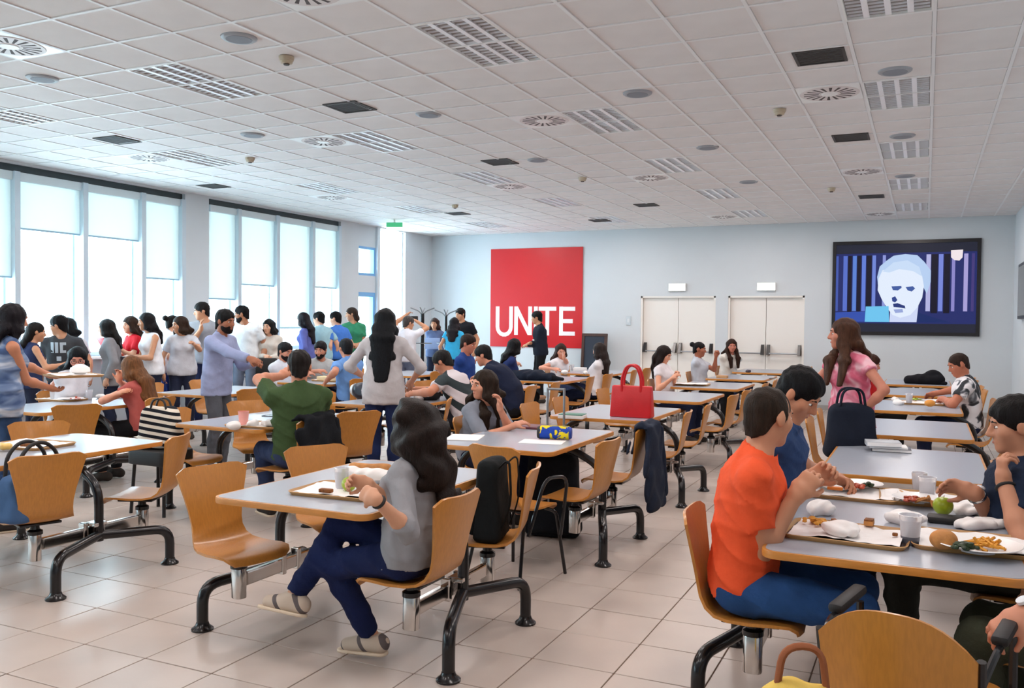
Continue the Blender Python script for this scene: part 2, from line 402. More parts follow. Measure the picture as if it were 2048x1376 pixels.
# ------------------------------------------------------------------ ceiling fixtures
refl = mat('reflector_metal', (0.93, 0.93, 0.96), 0.45, metal=0.3)
tube_off = mat('unlit_tube', srgb(236, 236, 240), 0.35)
tube_on = emit('lit_fluorescent_tube', (0.85, 0.92, 1.0), 9.0)
def fixture_meshes():
    A, L = CT-.012, 2*CT-.012
    case = MB(); t = .012
    case.box((-A/2, -L/2, 0), (-A/2+t, L/2, .085)).box((A/2-t, -L/2, 0), (A/2, L/2, .085)).box((-A/2+t, -L/2, 0), (A/2-t, -L/2+t, .085)).box((-A/2+t, L/2-t, 0), (A/2-t, L/2, .085)).box((-A/2, -L/2, .085), (A/2, L/2, .09))
    lo = MB()
    for k in range(1, 4): 
        x = -A/2+A*k/4; lo.add([(x-.018, -L/2+t, .004), (x-.018, L/2-t, .004), (x, L/2-t, .05), (x, -L/2+t, .05), (x+.018, L/2-t, .004), (x+.018, -L/2+t, .004)], [(0, 1, 2, 3), (3, 2, 4, 5), (0, 5, 4, 1)])
    for q in range(4):
        x0 = -A/2+A*q/4+.018; x1 = -A/2+A*(q+1)/4-.018
        for r in range(1, 17):
            y = -L/2+L*r/17; lo.box((x0, y-.0015, .006), (x1, y+.0015, .034))
    tb = MB()
    for q in range(4):
        x = -A/2+A*(q+.5)/4; tb.tube([(x, -L/2+.03, .062), (x, L/2-.03, .062)], .013, 8)
    return case.mesh('light_case'), lo.mesh('louvre'), tb.mesh('tubes', 40)
fc, flo, ftb = fixture_meshes()
ROWN = {i: n for n, i in enumerate([22, 17, 12, 7, 2])}
colnames = ['right hand row', 'second row from the right', 'middle row', 'fourth row from the right', 'row by the windows']
vis = []
for (i0, j0) in LIGHTS:
    x = ccx(i0); y = CY0+(j0+1)*CT
    if y < -2 or y > YB-.4 or x < XL: continue
    v = in_view((x, y, HC))
    seen = v and -100 < v[0] < 2150 and v[1] > -60
    lit = i0 == 22 and y > 9
    if seen:
        t = thing('ceiling_light', '', 'light', (x, y, HC-.003), group='louvred ceiling lights'); vis.append((i0, y, t))
        obj('light_case', fc, M['white_plastic'], t); obj('louvre', flo, refl, t)
        obj('tube_row', ftb.copy(), tube_on if lit else tube_off, t)
    la = bpy.data.lights.new('ceiling_fill', 'AREA'); la.shape = 'RECTANGLE'; la.size = CT*.8; la.size_y = CT*1.7; la.energy = LAMP_POWER; la.color = (1.0, .90, .86)  # added warm fill at every fixture position, most of them with unlit tubes
    lo = bpy.data.objects.new('ceiling_fill', la); link(lo); lo.location = (x, y, HC-.02)
ordn = ['nearest', 'second nearest', 'third nearest', 'fourth nearest', 'fifth nearest', 'sixth nearest', 'farthest', 'farthest']
for i0 in ROWN:
    r = sorted([q for q in vis if q[0] == i0], key=lambda q: q[1])
    for k, q in enumerate(r): q[2]['label'] = f'square louvred ceiling light, {ordn[k]} in view along the {colnames[ROWN[i0]]}'
# swirl diffusers
def diffuser_mesh():
    me = MB().prism(rrect(CT-.012, CT-.012, .003, 1), 0, .008)
    ring = MB().lathe([(.225, -.004), (.232, .001)], n=36)
    slot = MB()
    for k in range(18):
        a = 2*PI*k/18; ca, sa = math.cos(a), math.sin(a)
        q = [(.085, -.008), (.200, -.022), (.200, .004), (.085, .006)]
        slot.add([(x*ca-y*sa, x*sa+y*ca, -.0045) for x, y in q]+[(x*ca-y*sa, x*sa+y*ca, -.001) for x, y in q], [(3, 2, 1, 0), (0, 1, 5, 4), (1, 2, 6, 5), (2, 3, 7, 6), (3, 0, 4, 7)])
    hub = MB().lathe([(.06, -.010), (.066, -.003)], n=20)
    return me.mesh('d_panel'), ring.mesh('d_ring'), slot.mesh('d_slots'), hub.mesh('d_hub')
dm = diffuser_mesh()
slotm = mat('dark_slot', srgb(84, 76, 76), 0.8)
dl = ['in the near left corner', 'cut by the top edge of the picture', 'left of the light beside the near centre', 'left of the second light in the right hand row', 'left of the light over the left middle', 'beside the third light of the right hand row', 'below the small light right of centre', 'pinkish, above the red poster', 'farthest, above the wall screen', 'pale, by the windows', 'faint, above the end of the windows', 'faint, above the doors']
for (s, q), l in zip(dset.items(), dl):
    t = thing('air_diffuser', 'round swirl air diffuser ' + l, 'vent', (ccx(s[0]), ccy(s[1]), HC-.002), group='swirl diffusers')
    obj('panel', dm[0], M['white_plastic'], t); obj('swirl_plate', dm[1], plain((222, 214, 212), .5), t); obj('slot_ring', dm[2], slotm, t, kind='stuff'); obj('hub', dm[3], M['white_plastic'], t)
vfr = MB(); a = .17
vfr.box((-a, -a, -.008), (a, -a+.02, .004)).box((-a, a-.02, -.008), (a, a, .004)).box((-a, -a+.02, -.008), (-a+.02, a-.02, .004)).box((a-.02, -a+.02, -.008), (a, a-.02, .004))
vfr = vfr.mesh('vent_frame'); vsl = MB()
for k in range(9): vsl.box((-a+.02, -.135+k*.03, -.004), (a-.02, -.117+k*.03, .002))
vsl = vsl.mesh('vent_slats'); vbk = MB().box((-a+.02, -a+.02, .0), (a-.02, a-.02, .0025)).mesh('vent_back')
dk = plain((70, 68, 68), .7); dk2 = plain((28, 27, 27), .8)
vl = ['nearest, before the right hand lights', 'left of centre', 'second in the right part', 'in the middle of the ceiling', 'on the left near the windows', 'far, right of centre', 'third in the right part', 'far left by the window pier', 'far, above the red poster', 'farthest, above the doors']
for (s, q), l in zip(vset.items(), vl):
    p = atz(q[0], q[1], HC)
    t = thing('ceiling_vent', 'small square dark ceiling grille ' + l, 'vent', (p[0], p[1], HC+.001), group='dark ceiling grilles')
    obj('vent_frame', vfr, dk, t); obj('back_plate', vbk, dk2, t)
    for k in range(9): obj('slat', bpy.data.meshes.get('one_slat') or MB().box((-a+.02, -.008, -.006), (a-.02, .008, -.001)).mesh('one_slat'), dk, t, (0, -.12+k*.03, 0))
SPK = [(478, 76), (1275, 187), (1790, 142), (857, 229), (1075, 320), (1415, 295), (1805, 272), (85, 157), (1810, 352), (1497, 364), (505, 270)]
sl = ['near left', 'right of centre', 'near right', 'left of centre', 'mid, beyond the central grille', 'small, right of centre', 'above the third right hand light', 'pale, beside the near left diffuser', 'above the fourth right hand light', 'small and far, over the doors', 'faint, left toward the windows']
spm = MB().lathe([(.085, -.012), (.105, -.012), (.118, -.004), (.12, .004)], n=28).mesh('speaker_ring', 40); spg = MB().lathe([(.086, -.0135), (.086, -.008)], n=28).mesh('speaker_grille')
for q, l in zip(SPK, sl):
    p = atz(q[0], q[1], HC); t = thing('ceiling_speaker', 'round grey ceiling loudspeaker, ' + l, 'speaker', (p[0], p[1], HC), group='ceiling speakers')
    obj('ring', spm, plain((160, 164, 170), .5), t); obj('grille', spg, plain((135, 140, 148), .7), t)
DET = [(573, 117), (1559, 222), (1165, 358), (1663, 379), (500, 319), (910, 413)]
dl2 = ['nearest, left of centre', 'right of centre', 'above the red poster', 'far right', 'left, near the windows', 'far left of the poster']
dme = MB().lathe([(.018, -.05), (.04, -.046), (.045, -.03), (.05, -.026), (.055, .0)], n=18).mesh('detector_body', 30); dm2 = MB().lathe([(.02, -.058), (.024, -.048)], n=12).mesh('detector_tip', 30)
for q, l in zip(DET, dl2):
    p = atz(q[0], q[1]-3, HC); t = thing('smoke_detector', 'small brown and white smoke detector, ' + l, 'detector', (p[0], p[1], HC), group='smoke detectors')
    obj('housing', dme, plain((190, 175, 150), .5), t); obj('sensor', dm2, plain((60, 45, 30), .5), t)

# ------------------------------------------------------------------ back wall things
po = thing('wall_poster', 'large square red poster with white lettering UNITE on the back wall', 'poster', (-7.465, YB-.001, 2.075))
PW, PH = 2.11, 2.09
obj('panel', MB().box((-PW/2, -.02, -PH/2), (PW/2, 0, PH/2)).mesh('poster_panel', bevel=.002, seg=1), mat('red_poster', srgb(205, 16, 24), 0.35, var=0.05, vscale=1.0), po)
wl = mat('white_lettering', srgb(246, 240, 240), 0.6)
def letter(name, strokes, w=.085):
    b = MB()
    for ns, st in enumerate(strokes):
        e = ns*.0012
        P = [np.array(p, float) for p in st]; L = []; R_ = []
        for i in range(len(P)):
            d = P[min(i+1, len(P)-1)]-P[max(i-1, 0)]; d /= np.linalg.norm(d); n = np.array([-d[1], d[0]])*w/2; L.append(P[i]+n); R_.append(P[i]-n)
        for i in range(len(P)-1):
            q = [L[i], L[i+1], R_[i+1], R_[i]]
            b.add([(x, -.024-e, z) for x, z in q]+[(x, -.0195, z) for x, z in q], [(0, 1, 2, 3), (4, 7, 6, 5), (0, 4, 5, 1), (1, 5, 6, 2), (2, 6, 7, 3), (3, 7, 4, 0)])
    obj(name, b.mesh(name), wl, po)
zt, zb_ = -.185, -.79
U = [(-.88, zt)] + [(-.72+.16*math.cos(a)*1.0-.0, zb_+.17+.17*math.sin(a)) for a in np.linspace(PI, 2*PI, 10)] + [(-.56, zt)]
letter('letter', [U]); letter('letter', [[(-.44, zb_), (-.44, zt)], [(-.44, zt-.02), (-.13, zb_+.02)], [(-.115, zb_), (-.115, zt)]])
letter('letter', [[(.015, zb_), (.015, zt)]]); letter('letter', [[(.08, zt-.045), (.48, zt-.045)], [(.28, zb_), (.28, zt-.09)]])
letter('letter', [[(.59, zb_), (.59, zt)], [(.63, zt-.045), (.90, zt-.045)], [(.63, (zt+zb_)/2), (.85, (zt+zb_)/2)], [(.63, zb_+.045), (.90, zb_+.045)]])

sc_ = thing('wall_screen', 'large black framed wall screen showing a grey haired man singing on a blue striped stage', 'screen', (-.365, YB-.002, 2.23))
SW, SH = 2.39, 1.68
fm = mat('black_screen_frame', (.006, .007, .01), .35)
b = MB(); e = .06
for q in (((-SW/2, -.05, SH/2-e), (SW/2, 0, SH/2)), ((-SW/2, -.05, -SH/2), (SW/2, 0, -SH/2+e)), ((-SW/2, -.05, -SH/2+e), (-SW/2+e, 0, SH/2-e)), ((SW/2-e, -.05, -SH/2+e), (SW/2, 0, SH/2-e))): b.box(*q)
obj('frame', b.mesh('screen_frame'), fm, sc_)
IW, z0, z1 = SW/2-.05, -.63, .62
obj('dark_border', MB().box((-SW/2+e, -.012, -SH/2+e), (SW/2-e, 0, SH/2-e)).mesh('border'), emit('dim_screen', (.02, .022, .04), .6), sc_)
obj('picture', MB().box((-IW, -.016, z0), (IW, -.012, z1)).mesh('picture'), emit('stage_blue', srgb(38, 46, 105), .62), sc_)
dep = [-.018]
def scr(name, poly, rgb, s=.62):
    y = dep[0]; dep[0] -= .0006
    n = len(poly)
    obj(name, MB().add([(x, y, z) for x, z in poly]+[(x, y+.0005, z) for x, z in poly], [tuple(range(n)), tuple(range(2*n-1, n-1, -1))]+[(i, n+i, n+(i+1) % n, (i+1) % n) for i in range(n)]).mesh(name), emit('px_%d_%d_%d' % rgb, srgb(*rgb), s), sc_)
def px(x, y): return (-SW/2+(x-1083)/746*SW, SH/2-(y-100)/497*SH)      # zoomed screenshot pixel -> panel
for x, w, c in ((1100, 14, (70, 90, 170)), (1140, 22, (88, 112, 200)), (1190, 20, (92, 130, 210)), (1238, 20, (98, 126, 215)), (1292, 18, (112, 134, 214)), (1345, 16, (140, 150, 215)), (1565, 22, (180, 180, 225)), (1626, 22, (120, 135, 215)), (1690, 16, (140, 135, 200)), (1748, 20, (168, 160, 214)), (1785, 14, (70, 60, 120))):
    scr('stage_light', [px(x, 176), px(x+w, 176), px(x+w, 470), px(x, 470)], c)
for x, w in ((1165, 20), (1213, 20), (1262, 26), (1590, 32), (1652, 30)):
    scr('stage_shadow', [px(x, 176), px(x+w, 176), px(x+w, 480), px(x, 480)], (24, 22, 40))
scr('stage_floor', [px(1098, 478), px(1330, 470), px(1330, 527), px(1098, 527)], (52, 80, 170))
scr('shoulders', [px(1330, 527), px(1350, 500), px(1420, 480), px(1500, 455), px(1540, 480), px(1600, 500), px(1690, 527)], (26, 44, 100))
scr('neck', [px(1385, 527), px(1390, 440), px(1530, 440), px(1522, 527)], (205, 215, 245))
scr('hair', [px(1326, 360), px(1318, 290), px(1330, 235), px(1365, 205), px(1400, 180), px(1460, 172), px(1520, 180), px(1555, 215), px(1588, 260), px(1588, 320), px(1570, 380), px(1545, 330), px(1350, 330)], (182, 206, 240))
scr('head', [px(1322, 360), px(1325, 300), px(1345, 255), px(1420, 240), px(1500, 250), px(1545, 285), px(1555, 340), px(1548, 400), px(1525, 450), px(1490, 490), px(1440, 505), px(1400, 490), px(1370, 450), px(1345, 410)], (226, 236, 252))
scr('fringe', [px(1345, 262), px(1400, 215), px(1470, 205), px(1530, 240), px(1545, 290), px(1500, 262), px(1430, 250), px(1380, 268)], (200, 220, 246))
for pts in ([(1392, 340), (1442, 338), (1444, 348), (1425, 362), (1400, 360)], [(1464, 345), (1500, 340), (1512, 352), (1495, 368), (1475, 362)]): scr('eye', [px(*p) for p in pts], (66, 92, 160))
scr('nose', [px(1395, 400), px(1412, 392), px(1424, 412), px(1412, 425), px(1398, 418)], (50, 70, 140))
scr('mouth', [px(1402, 432), px(1425, 428), px(1445, 436), px(1462, 442), px(1465, 456), px(1440, 452), px(1405, 448)], (40, 56, 120))
scr('chin_shadow', [px(1405, 462), px(1450, 458), px(1455, 476), px(1415, 480)], (150, 165, 215))
scr('microphone', [px(1262, 446), px(1380, 444), px(1384, 527), px(1258, 527)], (110, 195, 238))
scr('channel_mark', [px(1684, 158), px(1742, 156), px(1740, 196), px(1725, 212), px(1700, 208), px(1685, 194)], (240, 228, 232))

for n, (x, side) in enumerate(((-4.43, 'left'), (-2.73, 'right'))):
    t = thing('exit_sign', f'small lit pale green exit light box above the {side} double door', 'sign', (x, YB-.001, 2.27))
    obj('housing', MB().box((-.17, -.05, -.075), (.17, 0, .075)).mesh('housing', bevel=.006), M['white_plastic'], t)
    obj('lit_face', MB().box((-.16, -.056, -.065), (.16, -.05, .065)).mesh('lit_face'), emit('exit_glow', (.86, 1.0, .86), 2.4), t)
p = atz(789, 446, HC-.06)
t = thing('exit_sign', 'green hanging exit sign on the ceiling near the window corner', 'sign', (p[0], p[1], HC-.001), rz=math.radians(20))
obj('hanger', MB().box((-.012, -.012, -.05), (.012, .012, 0)).mesh('hanger'), M['white_plastic'], t)
obj('green_face', MB().box((-.15, -.02, -.135), (.15, .02, -.05)).mesh('face', bevel=.004), emit('green_sign', srgb(70, 170, 120), .8), t)
obj('pale_band', MB().box((-.15, -.02, -.20), (.15, .02, -.136)).mesh('band', bevel=.004), emit('pale_sign', srgb(220, 245, 230), 1.0), t)
t = thing('light_switch', 'small grey wall switch plate left of the double doors', 'switch', (-5.42, YB-.001, 1.61))
obj('plate', MB().box((-.05, -.012, -.09), (.05, 0, .09)).mesh('plate', bevel=.004), plain((196, 206, 212), .4), t)
obj('rocker', MB().box((-.025, -.018, -.04), (.025, -.012, .04)).mesh('rocker', bevel=.003), plain((215, 220, 224), .4), t)
# chalkboard on easel
t = thing('menu_board', 'dark chalkboard in a brown wooden frame standing by the back wall', 'board', (-6.06, 16.75, 0))
wd = mat('dark_brown_wood', srgb(74, 46, 36), .55, var=.3, vscale=6, stretch=(8, 8, 1))
tilt = Matrix.Rotation(math.radians(-6), 4, 'X')
b = MB()
for q in (((-.27, -.02, 1.29), (.27, .02, 1.35)), ((-.27, -.02, .30), (.27, .02, .36)), ((-.27, -.02, .0), (-.21, .02, 1.29)), ((.21, -.02, .0), (.27, .02, 1.29))): b.box(*q)
obj('frame', b.xform(tilt).mesh('board_frame', bevel=.004, seg=1), wd, t)
obj('slate', MB().box((-.21, -.008, .36), (.21, .008, 1.29)).xform(tilt).mesh('slate'), plain((36, 46, 62), .6), t)
obj('rear_leg', MB().tube([(0, .14, 1.2), (0, .28, .0)], .018, 6).mesh('rear_leg'), wd, t)
# coat stands
for n, (px_, py_, Yd) in enumerate(((845, 618, 13.8), (892, 622, 14.9))):
    p = aty(px_, py_, Yd)
    t = thing('coat_stand', 'black coat stand with four splayed grey arms, ' + ('nearer the windows' if n == 0 else 'nearer the room corner'), 'coat stand', (p[0], p[1], 0), group='coat stands')
    zt = p[2]
    obj('pole', MB().tube([(0, 0, .03), (0, 0, zt-.08)], .035 if n == 0 else .028, 10).mesh('pole', 40), M['black'], t)
    obj('base', MB().lathe([(.22, 0), (.22, .015), (.06, .04)], n=20).mesh('base', 40), M['black'], t)
    for k in range(4):
        a = PI/2*k+.35; c, s = math.cos(a), math.sin(a)
        obj('hook', MB().tube(arc_path([(0, 0, zt-.12), (.06*c, .06*s, zt-.04), (.22*c, .22*s, zt+.02)], .05), .012, 6).mesh('hook', 40), plain((120, 126, 130), .5), t)
    obj('ring', MB().tube([(.17*math.cos(a), .17*math.sin(a), zt-.62) for a in np.linspace(0, 2*PI, 17)], .008, 6).mesh('ring', 40), plain((120, 126, 130), .5), t)
    for k in range(2): obj('ring_spoke', MB().tube([(-.17*math.cos(k*PI/2), -.17*math.sin(k*PI/2), zt-.62), (.17*math.cos(k*PI/2), .17*math.sin(k*PI/2), zt-.62)], .007, 6).mesh('spoke'), plain((120, 126, 130), .5), t)
# framed screen on the right wall
t = thing('wall_television', 'dark framed panel on the right wall, only its edge in view', 'screen', (XR, 14.7, 2.1))
obj('frame', MB().box((-.06, -.95, -.42), (0, .95, .42)).mesh('tv', bevel=.008), fm, t); obj('glass_front', MB().box((-.064, -.9, -.37), (-.06, .9, .37)).mesh('tvg'), plain((30, 32, 40), .15), t)
# ------------------------------------------------------------------ cafeteria units (table with seat beams) and swivel chairs
TZ = 0.742
def shell_mesh(name, arm=False):
    prof = [(.215, -.030), (.205, -.008), (.17, .003), (.10, .004), (.02, -.002), (-.07, -.002), (-.125, .006), (-.162, .030), (-.185, .070), (-.200, .12), (-.216, .18), (-.234, .25), (-.252, .32), (-.266, .375), (-.274, .405)]
    wid = [.150, .178, .195, .202, .200, .190, .176, .160, .150, .150, .160, .178, .198, .212, .205]
    NU = 11; t = .006; top = []; bot = []
    P = np.array(prof)
    for i in range(len(prof)):
        d = P[min(i+1, len(P)-1)]-P[max(i-1, 0)]; d /= np.linalg.norm(d); n = np.array([d[1], -d[0]])*-1
        # n points to the sitter side (up on the seat, forward on the back)
        n = np.array([-d[1], d[0]]) if True else n
        if i < 6 and n[1] < 0: n = -n
        if i >= 6 and n[0] < 0: n = -n
        for k in range(NU):
            u = -1+2*k/(NU-1); w = wid[i]; x = u*w; y, z = P[i]
            if i >= 9:                                # dished back, top edge dips in the middle
                f = (i-8)/(len(prof)-9); y += .035*f*u*u
                if i == len(prof)-1: z -= .012*(1-abs(u)**2)+(.030 if abs(u) > .95 else .006 if abs(u) > .75 else 0)
                if i == len(prof)-2 and abs(u) > .95: z -= .006
            else:
                z += .010*u*u*(1 if i > 1 else .3)
                if i < 2 and abs(u) > .6: y -= (.012, .006)[i]*(abs(u)-.6)/.4
            top.append((x, y+n[0]*t, z+n[1]*t)); bot.append((x, y-n[0]*t, z-n[1]*t))
    N = len(prof); F = []
    o = N*NU
    for i in range(N-1):
        for k in range(NU-1):
            a = i*NU+k; F.append((a, a+1, a+NU+1, a+NU)); F.append((o+a, o+a+NU, o+a+NU+1, o+a+1))
    for i in range(N-1):
        a = i*NU; F.append((a, a+NU, o+a+NU, o+a)); a = i*NU+NU-1; F.append((a, o+a, o+a+NU, a+NU))
    for k in range(NU-1):
        F.append((k, o+k, o+k+1, k+1)); a = (N-1)*NU+k; F.append((a, a+1, o+a+1, o+a))
    me = bpy.data.meshes.new(name); me.from_pydata(top+bot, [], F); me.update()
    bm = bmesh.new(); bm.from_mesh(me); bmesh.ops.recalc_face_normals(bm, faces=bm.faces)
    bm.to_mesh(me); bm.free(); auto_smooth(me, 50); return me
SHELL = shell_mesh('seat_shell'); SHELL.transform(Matrix.Diagonal((.95, .95, 1, 1)))
SEATZ = .425
PLATE = MB().box((-.11, -.10, -.022), (.11, .12, -.008)).mesh('seat_plate', bevel=.004)
POST = MB().lathe([(.042, .0), (.042, .02), (.026, .03), (.022, .08)], n=14).mesh('swivel_post', 40)
SLEEVE = MB().prism(rrect(.062, .075, .025, 4), 0, .15).mesh('post_sleeve', 40, bevel=.004)
chair_proto = None
CHAIRS = {}
def swivel_chair(x, y, deg, label):
    """plywood shell on a swivel post; faces deg (0 = +x, 90 = away from the camera)"""
    global chair_proto
    rz = math.radians(deg-90)
    if chair_proto is None:
        t = thing('swivel_chair', label, 'chair', (x, y, 0), rz, group='plywood swivel chairs')
        obj('seat_shell', SHELL, M['wood'], t, (0, -.01, SEATZ))
        obj('seat_plate', PLATE, M['black'], t, (0, -.01, SEATZ))
        obj('swivel_post', POST, M['black'], t, (0, 0, .335))
        obj('post_sleeve', SLEEVE, M['chrome'], t, (0, 0, .185))
        chair_proto = t
    else:
        t = copy_tree(chair_proto); t.location = (x, y, 0); t.rotation_euler = (0, 0, rz); t['label'] = label
    return t
def unit_meshes():
    d = {}
    d['top'] = MB().prism(rrect(.85, 1.26, .05, 5), TZ-.026, TZ).mesh('tabletop', 40)
    eb = MB(); o = rrect(.878, 1.288, .064, 6); i_ = rrect(.85, 1.26, .05, 6); n = len(o)
    rings = [[(x, y, TZ-.001) for x, y in i_], [(x*.997, y*.998, TZ-.001) for x, y in o], [(x, y, TZ-.008) for x, y in o], [(x, y, TZ-.022) for x, y in o], [(x*.997, y*.998, TZ-.029) for x, y in o], [(x, y, TZ-.029) for x, y in i_]]
    V = sum(rings, []); F = []
    for r in range(5):
        for k in range(n): F.append((r*n+k, (r+1)*n+k, (r+1)*n+(k+1) % n, r*n+(k+1) % n))
    eb.add(V, F); d['edge'] = eb.mesh('edge_band', 45)
    for s in (-1, 1):
        d[s, 'col'] = MB().tube(arc_path([(s*.56, 0, .22), (s*.56, 0, .56), (s*.30, 0, .69), (s*.06, 0, .69)], .12, 6), .027, 12).mesh('support_tube', 40)
        for e in (-1, 1):
            d[s, e, 'leg'] = MB().tube(arc_path([(s*.56, 0, .255), (s*.60, e*.12, .245), (s*.71, e*.41, .225), (s*.71, e*.41, .03)], .11, 6), .029, 12).mesh('leg_tube', 40)
            d[s, e, 'foot'] = MB().lathe([(.055, 0), (.055, .008), (.036, .024), (.030, .04)], (s*.71, e*.41, 0), n=18).mesh('foot_disc', 40)
        d[s, 'beam'] = MB().box((s*.50-.018, -.341, .235), (s*.50+.018, .341, .305)).mesh('seat_beam', bevel=.008)
        d[s, 'clamp'] = MB().box((s*.50-.026, -.075, .222), (s*.50+.026, -.045, .335)).box((s*.50-.026, .045, .222), (s*.50+.026, .075, .335)).box((s*.515-.02, -.045, .31), (s*.56+s*.02, .045, .335)).mesh('beam_clamp', bevel=.006)
    d['rail'] = MB().box((-.03, -.45, TZ-.052), (.03, .45, TZ-.030)).mesh('under_rail')
    return d
UM = unit_meshes(); unit_proto = None
def unit(cx, cy, desc):
    global unit_proto
    if unit_proto is None:
        t = thing('canteen_table', desc, 'table', (cx, cy, 0), group='canteen tables')
        obj('tabletop', UM['top'], M['laminate'], t); obj('edge_band', UM['edge'], M['wood_edge'], t, label='rounded beech edge'); obj('under_rail', UM['rail'], M['black'], t)
        for s in (-1, 1):
            obj('support_tube', UM[s, 'col'], M['black'], t); obj('seat_beam', UM[s, 'beam'], M['chrome'], t); obj('beam_clamp', UM[s, 'clamp'], M['chrome'], t)
            for e in (-1, 1):
                g = obj('leg', UM[s, e, 'leg'], M['black'], t); obj('foot_disc', UM[s, e, 'foot'], M['black'], g)
        unit_proto = t
    else:
        t = copy_tree(unit_proto); t.location = (cx, cy, 0); t['label'] = desc
    return t
ROWY = [3.76, 5.80, 7.83, 9.87, 11.90, 13.93, 15.5]
C1, C2, C3, CRX = -2.57, -4.93, -7.33, -.10
UNITS = {   # key: (cx, cy, what singles the table out)
 'A': (C1, 3.76, 'the table of the woman in grey'),
 'B': (C1, 5.80, 'the table with the blue and yellow pencil case'),
 'C': (C1, 7.83, 'the table under the red handbag'),
 'D': (C1, 9.87, 'the bare table just behind the red handbag'),
 'E': (C1, 11.90, 'the table with the white magazine'),
 'F': (C1, 13.93, 'the table of the woman with a hair bun'),
 'G': (C1, 15.96, 'the table nearest the double doors'),
 'H': (-5.07, 3.76, 'the table by the black handled bag at left'),
 'I': (C2, 5.80, 'the table with the pink cup'),
 'J': (C2, 7.83, 'the table behind the green shirt'),
 'K': (C2, 9.87, 'the table of the man in striped shirt'),
 'L': (C2, 11.90, 'the table with dark coats laid on it'),
 'M': (C2, 13.93, 'the table before the red poster'),
 'N': (C3, 5.80, 'the table of the woman with long blond hair'),
 'O': (C3, 7.83, 'the table behind the striped bag'),
 'P': (C3, 9.87, 'the table of the bearded man in white'),
 'Q': (C3, 11.90, 'the far left table near the queue'),
 'R': (CRX, 3.95, 'the crowded table at right front'),
 'S': (CRX, 5.86, 'the table with the stacked books'),
 'T': (CRX, 7.85, 'the empty third table at right'),
 'U': (CRX, 9.95, 'the table of the man in patterned shirt'),
 'V': (CRX, 12.10, 'the empty table behind the patterned shirt'),
 'W': (CRX, 14.1, 'the table with the black jacket'),
}
TURN = {('A', -1, -1): -14, ('A', -1, 1): -30, ('A', 1, 1): 196, ('H', 1, 1): 204, ('H', 1, -1): 160, ('H', -1, 1): -40, ('B', 1, -1): 176, ('I', 1, 1): 150, ('J', 1, -1): 205, ('C', 1, -1): 186, ('N', 1, -1): 150, ('N', -1, -1): 10, ('I', -1, 1): -35, ('S', 1, 1): 205, ('D', 1, -1): 175}
SKIP = set()
TOPS = {}
for k, (cx, cy, d) in UNITS.items():
    TOPS[k] = unit(cx, cy, 'grey canteen table with beech edge and black frame, ' + d.replace('the table ', '').replace('the bare table', 'bare,').replace('the crowded table', 'crowded,').replace('the empty', 'empty,').replace('the far left table', 'far left,'))
    for s in (-1, 1):
        for e in (-1, 1):
            if (k, s, e) in SKIP: continue
            deg = (180 if s > 0 else 0) + random.uniform(-6, 6)
            deg = TURN.get((k, s, e), deg)
            CHAIRS[k, s, e] = swivel_chair(cx+s*.50, cy+e*.38, deg, 'plywood swivel chair, %s %s seat at %s' % ('near' if e < 0 else 'far', 'right' if s > 0 else 'left', d))
# ------------------------------------------------------------------ people: signed-distance bodies meshed with surface nets
f32 = np.float32
def nrm(v): v = np.asarray(v, float); return v/(np.linalg.norm(v)+1e-12)
class Cap:      # tapered capsule, optionally flattened across one axis, optionally cut by planes
    def __init__(s, a, b, ra, rb, k=.02, lat=None, fac=1.0, cuts=(), sub=False):
        s.a = np.array(a, float); s.b = np.array(b, float); s.ra = ra; s.rb = rb; s.k = k; s.lat = None if lat is None else nrm(lat); s.fac = fac; s.cuts = cuts; s.sub = sub
    def bounds(s):
        r = max(s.ra, s.rb); e = np.full(3, r)
        if s.lat is not None and s.fac < 1: e = e + np.abs(s.lat)*(r/s.fac - r)
        return np.minimum(s.a, s.b)-e, np.maximum(s.a, s.b)+e
    def ev(s, X, Y, Z):
        vx, vy, vz = X-f32(s.a[0]), Y-f32(s.a[1]), Z-f32(s.a[2]); ab = s.b-s.a
        if s.lat is not None:
            l = s.lat; c = 1-s.fac; q = (vx*f32(l[0])+vy*f32(l[1])+vz*f32(l[2]))*f32(c)
            vx = vx-q*f32(l[0]); vy = vy-q*f32(l[1]); vz = vz-q*f32(l[2]); ab = ab-l*(ab@l)*c
        L = float(ab@ab)+1e-12
        t = np.clip((vx*f32(ab[0])+vy*f32(ab[1])+vz*f32(ab[2]))/f32(L), 0, 1)
        dx, dy, dz = vx-t*f32(ab[0]), vy-t*f32(ab[1]), vz-t*f32(ab[2])
        d = np.sqrt(dx*dx+dy*dy+dz*dz)-(f32(s.ra)+t*f32(s.rb-s.ra))
        for p, n in s.cuts: d = np.maximum(d, (X-f32(p[0]))*f32(n[0])+(Y-f32(p[1]))*f32(n[1])+(Z-f32(p[2]))*f32(n[2]))
        return d
